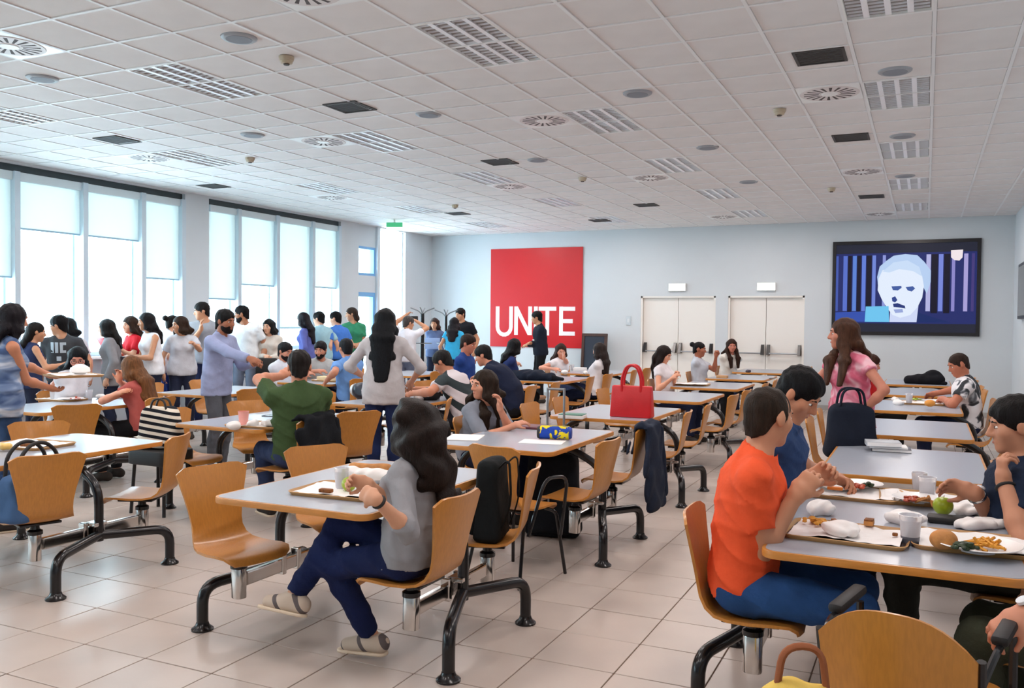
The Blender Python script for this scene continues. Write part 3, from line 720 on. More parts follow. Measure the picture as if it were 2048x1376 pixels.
class Ell:      # ellipsoid in a frame (columns right, fwd, up)
    def __init__(s, c, r, fr=None, k=.02, cuts=(), sub=False):
        s.c = np.array(c, float); s.r = np.array(r, float); s.fr = np.eye(3) if fr is None else np.array(fr); s.k = k; s.cuts = cuts; s.sub = sub
    def bounds(s):
        e = np.sqrt(((s.fr*s.r[None, :])**2).sum(1)); return s.c-e, s.c+e
    def ev(s, X, Y, Z):
        vx, vy, vz = X-f32(s.c[0]), Y-f32(s.c[1]), Z-f32(s.c[2]); k0 = 0; k1 = 0
        for i in range(3):
            a = s.fr[:, i]; q = (vx*f32(a[0])+vy*f32(a[1])+vz*f32(a[2]))/f32(s.r[i]); k0 = k0+q*q; k1 = k1+(q/f32(s.r[i]))**2
        k0 = np.sqrt(k0); d = k0*(k0-1)/(np.sqrt(k1)+f32(1e-6))
        for p, n in s.cuts: d = np.maximum(d, (X-f32(p[0]))*f32(n[0])+(Y-f32(p[1]))*f32(n[1])+(Z-f32(p[2]))*f32(n[2]))
        return d
class Box:      # rounded box in a frame, optionally narrowing towards its top
    def __init__(s, c, half, r, fr=None, k=.02, taper=(0, 0), cuts=(), sub=False):
        s.c = np.array(c, float); s.h = np.array(half, float); s.r = r; s.fr = np.eye(3) if fr is None else np.array(fr); s.k = k; s.t = taper; s.cuts = cuts; s.sub = sub
    def bounds(s):
        e = np.abs(s.fr) @ (s.h+.01); return s.c-e, s.c+e
    def ev(s, X, Y, Z):
        vx, vy, vz = X-f32(s.c[0]), Y-f32(s.c[1]), Z-f32(s.c[2]); q = [vx*f32(s.fr[0, i])+vy*f32(s.fr[1, i])+vz*f32(s.fr[2, i]) for i in range(3)]
        u = np.clip(q[2]/f32(s.h[2]), -1, 1)*f32(.5)+f32(.5)
        d = [np.abs(q[0])-(f32(s.h[0])*(1-f32(s.t[0])*u)-f32(s.r)), np.abs(q[1])-(f32(s.h[1])*(1-f32(s.t[1])*u)-f32(s.r)), np.abs(q[2])-f32(s.h[2]-s.r)]
        o = np.sqrt(sum(np.maximum(x, 0)**2 for x in d)); return o+np.minimum(np.maximum(np.maximum(d[0], d[1]), d[2]), 0)-f32(s.r)
def smin(a, b, k): h = np.clip(f32(.5)+f32(.5/k)*(b-a), 0, 1); return b+(a-b)*h-f32(k)*h*(1-h)
def axis(lo, hi, h, fine, hf):
    out = [lo]; 
    while out[-1] < hi:
        x = out[-1]; s = h
        for a, b in fine:
            if a-hf <= x <= b: s = hf
        out.append(x+s)
    return np.array(out, f32)
def sdf_mesh(name, groups, h, fine=(), hf=None, noise=None, gk=.02):
    prims = [p for g in groups for p in g if not p.sub]
    B = [p.bounds() for p in prims]; lo = np.min([b[0] for b in B], 0)-2.2*h; hi = np.max([b[1] for b in B], 0)+2.2*h
    ax = [axis(lo[i], hi[i], h, [(f[0][i], f[1][i]) for f in fine], hf or h) for i in range(3)]
    D = np.full([len(a) for a in ax], .25, f32)
    for g in groups:
        gb = [p.bounds() for p in g if not p.sub]; m = 2.5*h+.03
        glo = np.min([b[0] for b in gb], 0)-m; ghi = np.max([b[1] for b in gb], 0)+m
        I = [(max(0, np.searchsorted(ax[i], glo[i])-1), min(len(ax[i]), np.searchsorted(ax[i], ghi[i])+1)) for i in range(3)]
        sub = tuple(slice(a, b) for a, b in I); G = np.full([b-a for a, b in I], .25, f32)
        for p in g:
            b = p.bounds(); mm = 2.5*h+p.k
            J = [(max(I[i][0], np.searchsorted(ax[i], b[0][i]-mm)-1), min(I[i][1], np.searchsorted(ax[i], b[1][i]+mm)+1)) for i in range(3)]
            if any(q[1] <= q[0] for q in J): continue
            sl = tuple(slice(q[0]-I[i][0], q[1]-I[i][0]) for i, q in enumerate(J))
            X = ax[0][J[0][0]:J[0][1], None, None]; Y = ax[1][None, J[1][0]:J[1][1], None]; Z = ax[2][None, None, J[2][0]:J[2][1]]
            d = p.ev(X, Y, Z)
            G[sl] = -smin(-G[sl], d, p.k) if p.sub else smin(G[sl], d, p.k)
        D[sub] = smin(D[sub], G, gk)
    if noise is not None:
        X = ax[0][:, None, None]; Y = ax[1][None, :, None]; Z = ax[2][None, None, :]
        D = D-noise(X, Y, Z).astype(f32)
    return surface_nets(name, D, ax)
_CE = [(a, b) for a in range(8) for b in range(a+1, 8) if bin(a ^ b).count('1') == 1]
def surface_nets(name, D, ax):
    S = D < 0; n = D.shape
    c = [S[i:n[0]-1+i, j:n[1]-1+j, k:n[2]-1+k] for k in (0, 1) for j in (0, 1) for i in (0, 1)]
    cnt = sum(q.astype(np.int8) for q in c); act = (cnt > 0) & (cnt < 8)
    idx = np.argwhere(act)
    if len(idx) == 0: return bpy.data.meshes.new(name)
    I, J, K = idx.T
    vals = np.stack([D[I+(q & 1), J+((q >> 1) & 1), K+(q >> 2)] for q in range(8)], 1)
    acc = np.zeros((len(idx), 3), f32); w = np.zeros(len(idx), f32)
    for a, b in _CE:
        va, vb = vals[:, a], vals[:, b]; x = (va < 0) != (vb < 0)
        t = np.where(x, va/(va-vb+1e-20*(va == vb)), 0)
        for d in range(3):
            oa, ob = (a >> d) & 1, (b >> d) & 1; acc[:, d] += np.where(x, oa+(ob-oa)*t, 0)
        w += x
    acc /= w[:, None]
    V = np.empty_like(acc)
    for d, q in enumerate((I, J, K)): A = ax[d]; V[:, d] = A[q]+(A[q+1]-A[q])*acc[:, d]
    M_ = np.full(act.shape, -1, np.int32); M_[I, J, K] = np.arange(len(idx))
    F = []
    for d in range(3):
        s0 = [slice(None)]*3; s1 = [slice(None)]*3; s0[d] = slice(0, n[d]-1); s1[d] = slice(1, n[d])
        u, v = (d+1) % 3, (d+2) % 3
        for q in (s0, s1): q[u] = slice(1, n[u]-1); q[v] = slice(1, n[v]-1)
        A, Bq = S[tuple(s0)], S[tuple(s1)]; ch = np.argwhere(A != Bq)
        if len(ch) == 0: continue
        fl_ = A[ch[:, 0], ch[:, 1], ch[:, 2]]; p = ch.copy(); p[:, u] += 1; p[:, v] += 1
        def at(du, dv):
            r = p.copy(); r[:, u] += du; r[:, v] += dv; return M_[r[:, 0], r[:, 1], r[:, 2]]
        q = np.stack([at(-1, -1), at(0, -1), at(0, 0), at(-1, 0)], 1); q[~fl_] = q[~fl_][:, ::-1]; F.append(q)
    F = np.concatenate(F); F = F[(F >= 0).all(1)]
    me = bpy.data.meshes.new(name); me.vertices.add(len(V)); me.vertices.foreach_set('co', V.ravel())
    me.loops.add(F.size); me.loops.foreach_set('vertex_index', F.ravel().astype(np.int32))
    me.polygons.add(len(F)); me.polygons.foreach_set('loop_start', np.arange(0, F.size, 4, dtype=np.int32)); 
    me.update(calc_edges=True); me.polygons.foreach_set('use_smooth', [True]*len(F)); return me

def frame_from(fwd, up=(0, 0, 1)):
    f = nrm(fwd); r = nrm(np.cross(f, up)); return np.stack([r, f, np.cross(r, f)], 1)
def rotv(v, ax, a): ax = nrm(ax); v = np.asarray(v, float); return v*math.cos(a)+np.cross(ax, v)*math.sin(a)+ax*(ax@v)*(1-math.cos(a))
def ik(a, t, l1, l2, pole):
    a = np.array(a, float); t = np.array(t, float); d = t-a; L = np.linalg.norm(d); mx = (l1+l2)*.995
    if L > mx: d = d/L*mx; L = mx; t = a+d
    if L < abs(l1-l2)+.02: L = abs(l1-l2)+.02; d = nrm(d)*L; t = a+d
    x = (l1*l1-l2*l2+L*L)/(2*L); y = math.sqrt(max(l1*l1-x*x, 0)); u = d/L
    p = np.asarray(pole, float); p = nrm(p-u*(p@u)); return a+u*x+p*y, t
EYE_ME = None
def ball(name, r=1, n=10):
    pr = [(max(1e-4, r*math.sin(PI*i/7)), -r*math.cos(PI*i/7)) for i in range(8)]; return MB().lathe(pr, n=n).mesh(name, 80)
EYE_ME = ball('eyeball'); IRIS_ME = ball('iris')

def person(label, H=1.72, sex='m', face=90, pel=(0, 0, 0), pose='stand', lean=4, side=0, twist=0, head=None, hpitch=8, htilt=0,
           rh=None, lh=None, rpole=None, lpole=None, rf=None, lf=None, rkp=None, lkp=None, rcurl=.35, lcurl=.35, rpalm=None, lpalm=None, rdir=None, ldir=None,
           skin=(205, 150, 118), hair=('short', (38, 28, 24)), top=((90, 90, 95), 'short'), bottom=((38, 44, 66), 'long'), shoes=(60, 55, 52), over=None,
           fine=False, glasses=False, beard=None, seat=None, hem=.02, top_mat=None, extra=None, backhair=None, torso=1.0, watch=None, hairlen=.34, wid=1.0, dry=False):
    """face / head: world heading in degrees (0 = +x, 90 = away from camera); hand and foot targets are
    (right, forward, height above floor) in metres in the person's own heading"""
    s = H/1.72; fe = sex == 'f'
    th = math.radians(face); Fw = np.array([math.cos(th), math.sin(th), 0]); Rt = np.array([Fw[1], -Fw[0], 0]); Up = np.array([0, 0, 1.0])
    base = np.array([pel[0], pel[1], 0.0]); hz = {'stand': .932*s, 'sit': (seat or .435)+.098*s}[pose]
    def W(q):
        if q[0] == 'p': return aty(q[1], q[2], q[3])
        if q[0] == 'z': return atz(q[1], q[2], q[3])+Up*.018
        return base+Rt*q[0]+Fw*q[1]+Up*q[2]
    P = base+Up*hz
    # spine
    def tdir(f): return nrm(rotv(rotv(Up, Rt, -math.radians(lean*f)), Fw, math.radians(side*f)))
    T1, T2, T3 = tdir(.45), tdir(.95), tdir(1.3)
    tl = s*torso; S1 = P+T1*.16*tl; S2 = S1+T2*.17*tl; NB = S2+T3*.19*tl
    tw = math.radians(twist); Rc = nrm(rotv(Rt, T3, tw)); Rc = nrm(Rc-T3*(Rc@T3)); Fc = np.cross(T3, Rc); Rm_ = nrm(Rt+Rc)
    # head
    hd = math.radians(face if head is None else head); hf0 = np.array([math.cos(hd), math.sin(hd), 0]); hr = np.array([hf0[1], -hf0[0], 0])
    hfw = nrm(rotv(hf0, hr, -math.radians(hpitch))); hr = nrm(rotv(hr, hfw, math.radians(htilt))); hu = np.cross(hr, hfw); HF = np.stack([hr, hfw, hu], 1)
    nk = nrm(T3*.55+Up*.45+hfw*.12); HCn = NB+nk*(.158 if not fe else .160)*s+hfw*.018*s
    hs = s**.5*(.97 if fe else 1.0)
    def Hd(x, y, z): return HCn+(hr*x+hfw*y+hu*z)*hs
    if dry: return HCn+Up*.13*hs
    # arms
    sw = (.150 if fe else .176)*s*wid; shz = -.058*s
    SH = {1: NB+Rc*sw+T3*shz, -1: NB-Rc*sw+T3*shz}
    la, lb = .285*s, .25*s
    EL = {}; WR = {}; HDIR = {}
    for sg, tgt, pole, hdir in ((1, rh, rpole, rdir), (-1, lh, lpole, ldir)):
        if tgt is None: tgt = (sg*.25*s, .05, hz-.02) if pose == 'stand' else (sg*.13, .33, hz+.10)
        pl = (Rt*pole[0]+Fw*pole[1]+Up*pole[2]) if pole else (Rt*sg*.6-Fw*.6-Up*(.7 if pose == 'stand' else .10))
        EL[sg], WR[sg] = ik(SH[sg], W(tgt), la, lb, pl)
        fd = nrm(WR[sg]-EL[sg]); HDIR[sg] = nrm(Rt*hdir[0]+Fw*hdir[1]+Up*hdir[2]) if hdir else fd
    # legs
    HP = {1: P+Rt*.088*s, -1: P-Rt*.088*s}; lt, ls = .43*s, .425*s; KN = {}; AN = {}
    for sg, tgt, pole in ((1, rf, rkp), (-1, lf, lkp)):
        if tgt is None: tgt = (sg*.09, .0, .085*s) if pose == 'stand' else (sg*.11, .40*s, .085*s)
        pl = (Rt*pole[0]+Fw*pole[1]+Up*pole[2]) if pole else (Fw+Up*.5*(pose == 'sit')+Rt*sg*.15)
        KN[sg], AN[sg] = ik(HP[sg], W(tgt), lt, ls, pl)
    ar = (.86 if fe else 1.05)*s; lr = (.98 if fe else 1.03)*s
    def torso_p(o, k=.04):
        return [Ell(P+T1*.03*s, ((.172 if fe else .160)*s+o, .115*s+o, .125*s+o), np.stack([Rt, nrm(np.cross(T1, Rt)), T1], 1), k),
                Cap(P+T1*.09*s, S1+T1*.06*s, .098*s+o, (.090 if fe else .100)*s+o, k, Rm_, .78 if fe else .74),
                Cap(S1+T2*.05*s, S2+T3*.07*s, (.092 if fe else .104)*s+o, (.100 if fe else .116)*s+o, k, Rc, (.70 if fe else .66)/wid**.5),
                Cap(NB-Rc*(sw-.045*s)+T3*(-.078*s), NB+Rc*(sw-.045*s)+T3*(-.078*s), .056*s+o, .056*s+o, k),
                Cap(NB+T3*.012*s, NB+Rc*(sw-.02*s)+T3*(-.040*s), .040*s+o*.8, .034*s+o*.8, k), Cap(NB+T3*.012*s, NB-Rc*(sw-.02*s)+T3*(-.040*s), .040*s+o*.8, .034*s+o*.8, k),
                Cap(NB-T3*.03*s-Fc*.02*s, NB+T3*.02*s, .062*s+o*.4, .052*s+o*.4, k)] + \
               ([Ell(S2+T3*.03*s+Rc*q*.068*s+Fc*.078*s, (.058*s+o*.7,)*3, None, k) for q in (-1, 1)] if fe else [])
    def arm_p(sg, o, k=.02, part=3, cut=None):
        g = [Ell(SH[sg], ((.049*ar+o*.8),)*3, None, k)]
        E, Wr, Sh = EL[sg], WR[sg], SH[sg]
        if part == 1:
            e = Sh+(E-Sh)*cut; g.append(Cap(Sh, e, .050*ar+o, (.050-.010*cut)*ar+o+.006, k, cuts=[(e, nrm(E-Sh))])); return g
        g.append(Cap(Sh, E, .050*ar+o, .040*ar+o, k))
        if part == 2:
            e = E+(Wr-E)*cut; g.append(Cap(E, e, .041*ar+o, (.041-.012*cut)*ar+o+.004, k, cuts=[(e, nrm(Wr-E))])); return g
        m = E+(Wr-E)*.3; g.append(Cap(E, m, .038*ar+o, .041*ar+o, k)); g.append(Cap(m, Wr, .041*ar+o, .026*ar+o, k)); return g
    def leg_p(sg, o, k=.025, cut=None, cap=True):
        K, A, Hp = KN[sg], AN[sg], HP[sg]; m = K+(A-K)*.32-nrm(np.cross(Rt, A-K))*0
        bk = nrm(np.cross(A-K, Rt)); bk = bk if bk@(Hp-K) > 0 else -bk
        if pose == 'stand': bk = -Fw
        g = [Cap(Hp, K, .086*lr+o, .058*lr+o, k), Cap(K, m+bk*.012, .056*lr+o, .056*lr+o, k)]
        if cut is None: g.append(Cap(m+bk*.012, A, .056*lr+o, .036*lr+o, k))
        else:
            e = K+(A-K)*cut; g.append(Cap(m+bk*.012, e, .056*lr+o, .042*lr+o+.004, k, cuts=[(e, nrm(A-K))] if cap else ()))
        return g
    hb = HF
    headg = [Ell(Hd(0, -.010, .030), np.array((.077, .097, .087))*hs, hb, .015), Ell(Hd(0, .022, -.040), np.array((.058 if fe else .062, .070, .072))*hs, hb, .03),
             Ell(Hd(0, .066, -.092), np.array((.026, .022, .020))*hs, hb, .03), Ell(Hd(.040, .052, -.020), np.array((.030,)*3)*hs, hb, .02), Ell(Hd(-.040, .052, -.020), np.array((.030,)*3)*hs, hb, .02),
             Cap(Hd(-.034, .079, .027), Hd(.034, .079, .027), .012*hs, .012*hs, .015),
             Ell(Hd(.032, .097, .004), np.array((.016, .013, .010))*hs, hb, .012, sub=True), Ell(Hd(-.032, .097, .004), np.array((.016, .013, .010))*hs, hb, .012, sub=True),
             Cap(Hd(0, .088, .014), Hd(0, .108, -.026), .009*hs, .013*hs, .010), Cap(Hd(-.012, .094, -.030), Hd(.012, .094, -.030), .010*hs, .010*hs, .008),
             Cap(Hd(-.017, .084, -.058), Hd(.017, .084, -.058), .008*hs, .008*hs, .008), Cap(Hd(-.014, .082, -.069), Hd(.014, .082, -.069), .008*hs, .008*hs, .006),
             Ell(Hd(.080, -.006, -.002), np.array((.010, .020, .031))*hs, hb, .008), Ell(Hd(-.080, -.006, -.002), np.array((.010, .020, .031))*hs, hb, .008),
             Cap(NB-T3*.02*s, HCn-hu*.06*hs-hfw*.02, (.050 if fe else .058)*s, (.046 if fe else .055)*s, .025)]
    hands = []; fines = []
    hsz = (.92 if fe else 1.02)*s
    for sg, cu, pn in ((1, rcurl, rpalm), (-1, lcurl, lpalm)):
        d = HDIR[sg]; w = WR[sg]
        n = (Rt*pn[0]+Fw*pn[1]+Up*pn[2]) if pn else (-Up*.7-Rt*sg*.5)         # palm normal (palm side)
        n = nrm(n-d*(n@d)); lat = np.cross(d, n)*(-sg)                          # towards the thumb
        g = [Cap(w, w+d*.03*hsz, .026*ar, .028*hsz, .015, lat, .75), Cap(w+d*.03*hsz, w+d*.085*hsz, .017*hsz, .016*hsz, .012, lat, .42)]
        for q, (off, ln, r) in enumerate(((.030, .070, .0088), (.010, .079, .0092), (-.011, .073, .0088), (-.030, .057, .0078))):
            p0 = w+d*(.085-.004*abs(q-1.2))*hsz+lat*off*hsz; ang = 0; dd = d
            for seg, fr in enumerate((.45, .32, .25)):
                ang += cu*(1.0, 1.25, .8)[seg]*1.15; dv = nrm(d*math.cos(ang)+n*math.sin(ang)+lat*off*1.2*(1-cu)); p1 = p0+dv*ln*fr*hsz
                g.append(Cap(p0, p1, r*hsz*(1-.06*seg), r*hsz*(.94-.06*seg), .004)); p0 = p1
        tb = w+d*.030*hsz+lat*.026*hsz; td = nrm(d*.62+lat*.62+n*(.25+.5*cu)); t1 = tb+td*.040*hsz; td2 = nrm(d*.85+lat*(.25-.3*cu)+n*(.25+.7*cu)); t2 = t1+td2*.032*hsz
        g += [Cap(tb, t1, .014*hsz, .0105*hsz, .008), Cap(t1, t2, .0105*hsz, .0085*hsz, .004)]
        hands.append(g); c = w+d*.08*hsz; fines.append((c-.085, c+.085))
    fines.append((HCn-.14*hs, HCn+.14*hs))
    legs = [leg_p(q, -.004) for q in (1, -1)]
    feetd = {}
    for sg in (1, -1):
        A = AN[sg]; sh = nrm(A-KN[sg])
        fd = nrm(Fw*.97+Rt*sg*.18) if pose == 'stand' or A[2] < .13 else nrm(Fw*.9+Rt*.1-Up*.05-sh*.0)
        if A[2] >= .13: fd = nrm(nrm(np.cross(Rt, sh))*(1 if np.cross(Rt, sh)@Fw > 0 else -1)*.85+sh*.35)
        feetd[sg] = fd
        fu = nrm(Up-fd*fd[2]) if A[2] < .13 else nrm(-sh-fd*(-sh@fd)); hl = A-fu*.045*s-fd*.05*s; te = A-fu*.055*s+fd*.145*s
        feetd[sg] = (fd, fu, hl, te)
        legs[0 if sg == 1 else 1] += [Cap(A, hl+fu*.01, .036*lr, .026*s, .02), Cap(hl, te-fd*.03, .024*s, .015*s, .02)]
    hB, hF = {True: (.012, .0062), False: (.021, .0125), 'far': (.026, .015)}[fine]
    hC = {True: .011, False: .017, 'far': .021}[fine]; lowf = fine == 'far'; fine = fine is True
    root = thing('person', label, 'person', tuple(base))
    off = Matrix.Translation(Vector(-base))
    def put(nm, me, m, parent=root, lab=None):
        me.transform(off); return obj(nm, me, m, parent, smooth=False, label=lab)
    sk = skinm(skin)
    body = put('body', sdf_mesh('body', [torso_p(-.006)]+[headg]+[arm_p(q, 0) for q in (1, -1)]+legs+hands, hB, fines, hF, gk=.012), sk)
    ph = random.uniform(0, 6)
    def folds(a, f=1.0):
        def fn(X, Y, Z):
            u = np.abs(np.sin(f*(24*Z+14*X-10*Y+1.6*np.sin(9*Y+ph)+ph))); v = np.abs(np.sin(f*(15*X+18*Y+13*Z+1.7*np.sin(12*Z+ph)+2*ph))); w = np.sin(f*(31*X-27*Y+23*Z)+2*np.sin(13*X+ph))
            return a*((1-u)**2.5*1.2+(1-v)**2.5*.9+w*.15-.30)
        return fn
    # clothes
    bc, bk_ = bottom
    pg = [[Ell(P+T1*.02*s, ((.172 if fe else .160)*s+.010, .108*s+.008, .118*s+.006), np.stack([Rt, nrm(np.cross(T1, Rt)), T1], 1), .03)]]
    cutl = {'long': .955, 'crop': .8, 'short': .05}[bk_]
    pg += [leg_p(q, .007, cut=cutl) for q in (1, -1)]
    put('trousers', sdf_mesh('trousers', pg, hC, noise=folds(.006 if fine else .004), gk=.03), denim(bc))
    tc, sl = top
    hp = P-T1*(hem)*s
    g = torso_p(.012); g.append(Cap(P+T1*.04*s, S2, (.104 if fe else .110)*s, (.102 if fe else .116)*s, .04, Rm_, .72)); g.append(Cap(P+T1*.12*s, P-T1*(hem+.12)*s, (.124*s if pose == 'stand' else .106*s), .136*s if pose == 'stand' else .122*s, .04, Rt, .66))
    for p in g: p.cuts = list(p.cuts)+[(hp, -T1)]
    ap = []
    if sl == 'none':
        for p in g: p.cuts += [(NB+Rc*.128*s, nrm(Rc+T3*.25)), (NB-Rc*.128*s, nrm(-Rc+T3*.25))]
    if sl != 'none':
        for q in (1, -1): ap.append(arm_p(q, .012, .02, *{'short': (1, .62), 'cap': (1, .34), 'long': (2, .93), 'three': (2, .30), 'elbow': (1, .92)}[sl]))
    neckcut = Ell(NB+T3*.045*s+Fc*.02*s, ((.066 if sl != 'none' else .085)*s, .062*s, .055*s), np.stack([Rc, Fc, T3], 1), .008, sub=True)
    put('shirt', sdf_mesh('shirt', [g+[neckcut]]+ap, hC, noise=folds(.008 if fine else .0055), gk=.02), top_mat or cloth(tc))
    if over:
        og = torso_p(.026)
        for p in og: p.cuts = list(p.cuts)+[(P-T1*.12*s, -T1)]
        og.append(Cap(P+T1*.12*s, P-T1*.16*s, .135*s, .148*s, .04, Rt, .66, cuts=[(P-T1*.12*s, -T1)]))
        og.append(Cap(P-T1*.3*s+Fw*.16*s, NB+Fc*.15*s+T3*.1, .085*s, .075*s, .01, sub=True))
        put('cardigan', sdf_mesh('cardigan', [og]+[arm_p(q, .022, .02, 2, .9) for q in (1, -1)], hC, noise=folds(.003)), cloth(over))
    for sg in (1, -1):
        fd, fu, hl, te = feetd[sg]; sd = nrm(np.cross(fd, fu))
        cp = [(hl-fu*.033*s, -fu)]
        up = [Cap(hl+fu*.012, te+fu*.004-fd*.02, .040*s, .034*s, .02, cuts=cp), Cap(AN[sg]-fu*.0*s, hl+fu*.01, .046*lr, .042*s, .02, cuts=[(AN[sg]+fu*.012*s, fu)]), Cap(AN[sg]-fu*.02, te-fd*.06+fu*.01, .042*s, .032*s, .02, cuts=cp)]
        sh_ = put('shoe', sdf_mesh('shoe', [up], .008 if fine else .013), cloth(shoes) if not isinstance(shoes, str) else M[shoes])
        so = [Cap(hl-fu*.030*s+fd*.002, te-fu*.024*s-fd*.004, .041*s, .037*s, .01, cuts=[(hl-fu*.026*s, fu), (hl-fu*.042*s, -fu)])]
        if fine: put('sole', sdf_mesh('sole', [so], .006), plain((225, 205, 180), .6), sh_)
    # hair
    hk, hc_ = hair; hm_ = hairm(hc_)
    facecut = Ell(Hd(0, .112, -.038), np.array((.068, .074, .092))*hs, hb, .012, sub=True)
    facecut2 = Ell(Hd(0, .10, -.05), np.array((.090, .085, .10))*hs, hb, .012, sub=True)
    n = nrm(hu*-.80+hfw*.60); cut = [(Hd(0, .0, -.026), n)]; vol = 1.22 if hk == 'curly' else 1.0
    thin = Ell(Hd(0, -.0105, .030), np.array((.0795, .0995, .0900))*hs, hb, .02, cuts=cut)
    nz = .022 if hk == 'buzz' else 0.0; nape = Cap(Hd(0, -.050, -.030), Hd(0, -.046, -.092+nz), (.053-nz*.15)*hs, (.045-nz*.2)*hs, .02, hr, .84, cuts=cut)
    if hk == 'short':
        hg = [[thin, nape, Ell(Hd(0, -.006, .056), np.array((.0800, .0980, .076))*hs, hb, .03), facecut]]
    elif hk == 'buzz': hg = [[thin, nape, facecut]]
    elif hk == 'bun': hg = [[thin, nape, Ell(Hd(0, -.125, .06), np.array((.045, .04, .042))*hs, hb, .012), facecut]]
    else:
        dn = max(hairlen*s-.20, .03); N1 = NB-Fc*.105*s-T3*.01; b0 = Hd(0, -.055, .03); bm_ = Hd(0, -.078, -.085)
        xo = np.zeros(3) if backhair is None else Rt*backhair[0]+Fw*backhair[1]+Up*backhair[2]
        b1 = N1-T3*dn*.85-Up*dn*.15-Fc*.022*s+xo
        hg = [[Ell(Hd(0, -.012, .031), np.array((.0825, .1035, .096))*hs*(1+(vol-1)*.5), hb, .02), facecut],
              [Cap(b0, bm_, .060*hs*vol, .050*hs*vol, .03, hr, .60), Cap(bm_, N1, .050*hs*vol, .040*hs*vol, .03, nrm(hr*.4+Rc*.6), .42 if hk != 'pony' else .8), Cap(N1, b1, .040*hs*vol, .024*hs*vol, .03, Rc, .34 if hk != 'pony' else .8)]]
        if hk != 'pony':
            for q in (-1, 1):
                a0 = Hd(q*.060, -.004, .050); a1 = Hd(q*.080, .004, -.085); a2 = NB+Rc*q*.085*s-Fc*.085*s-T3*dn*.5
                if hk == 'front': a2 = NB+Rc*q*.085*s+Fc*.118*s+T3*(-.035)*s
                hg.append([Cap(a0, a1, .026*hs*vol, .027*hs*vol, .03, hfw, .5), Cap(a1, a2, .027*hs*vol, .024*hs*vol, .03, nrm(Rc+Fc*.3), .55)])
                if hk == 'front': hg[-1].append(Cap(a2, a2-T3*dn*.8+Fc*.05-Rc*q*.012, .024*hs, .014*hs, .03, Rc, .45))
    am = {'curly': .009, 'short': .0042, 'buzz': .003}.get(hk, .0024)
    def hn(X, Y, Z): return am*(np.sin(150*X+7*np.sin(9*Z)+ph)*.5+np.sin(140*Y+6*np.sin(8*Z+1)+ph)*.5) if hk != 'curly' else am*(np.sin(46*X+20*Y+2.4*np.sin(26*Z)+9*np.sin(5*Y))*.6+np.sin(44*Y-24*X+2.6*np.sin(24*Z+2)+8*np.sin(6*X))*.6)
    if hk in ('short', 'buzz'): hg[0] = hg[0][:-1]+[Cap(Hd(q*.0740, .024, .016), Hd(q*.0725, .022, -.012), .007*hs, .004*hs, .015) for q in (-1, 1)]+hg[0][-1:]
    put('hair', sdf_mesh('hair', hg, .0075 if fine else .0125, noise=hn), hm_)
    # face features
    ew = plain((236, 232, 228), .25); ei = plain((52, 34, 24), .2); hdM = Matrix([[hr[i], hfw[i], hu[i]] for i in range(3)]).to_4x4()
    for q in (-1, 1):
        e = obj('eye', EYE_ME, ew, root); e.matrix_basis = Matrix.Translation(Vector(Hd(q*.032, .0785, .004)-base)) @ hdM @ Matrix.Diagonal((.0135*hs, .010*hs, .0062*hs, 1))
        i_ = obj('iris', IRIS_ME, ei, e); i_.matrix_basis = Matrix.Translation((0, .72, 0)) @ Matrix.Diagonal((.50, .36, .95, 1))
        bmx = MB().tube([Hd(q*.014, .0915, .024), Hd(q*.030, .0925, .029), Hd(q*.048, .080, .024)], [.0034*hs, .0042*hs, .002*hs], 6)
        put('eyebrow', bmx.mesh('eyebrow', 60), hm_)
    lipc = tuple(int(c*f) for c, f in zip(skin, (.86, .66, .64)))
    put('lips', MB().tube([Hd(-.021, .083, -.063), Hd(0, .0925, -.062), Hd(.021, .083, -.063)], [.003*hs, .0068*hs, .003*hs], 6).mesh('lips', 60), plain(lipc, .4))
    if beard:
        bg = [[Ell(Hd(0, .022, -.046), np.array((.066, .075, .072))*hs, hb, .02, cuts=[(Hd(0, 0, -.030), nrm(hu*.9-hfw*.1)), (Hd(0, -.01, 0), nrm(-hfw))]), Ell(Hd(0, .066, -.094), np.array((.030, .028, .026))*hs, hb, .03), Ell(Hd(0, .10, -.030), np.array((.030, .03, .022))*hs, hb, .006, sub=True), Ell(Hd(0, .10, -.064), np.array((.02, .022, .007))*hs, hb, .004, sub=True)]]
        put('beard', sdf_mesh('beard', bg, .007 if fine else .011), hairm(beard))
    if glasses:
        gm = MB()
        for q in (-1, 1):
            gm.tube([Hd(q*.033+.024*math.cos(a), .102, .002+.016*math.sin(a)) for a in np.linspace(0, 2*PI, 15)], .0022, 5)
            gm.tube([Hd(q*.057, .10, .004), Hd(q*.084, .0, .006)], .0022, 5)
        gm.tube([Hd(-.010, .104, .003), Hd(.010, .104, .003)], .0022, 5); put('glasses', gm.mesh('glasses', 60), M['black'])
    if watch:
        for sg, kind in watch:
            u = nrm(WR[sg]-EL[sg]); c = WR[sg]-u*.02; a = nrm(np.cross(u, Up)); b_ = np.cross(u, a); r = .031*ar
            ring = MB().tube([c+a*r*math.cos(t)+b_*r*math.sin(t) for t in np.linspace(0, 2*PI, 17)], .007, 6)
            wt_ = put('wristband', ring.mesh('wristband', 60), M['chrome'] if kind == 'watch' else M['rubber'])
            if kind == 'watch': put('watch_face', MB().tube([c+b_*(r+.002)*(1 if b_[2] > 0 else -1), c+b_*(r+.012)*(1 if b_[2] > 0 else -1)], .018, 14).mesh('watch_face', 40), plain((225, 228, 232), .2), wt_)
    root['head_top'] = [float(v) for v in (HCn+Up*.13*hs)]
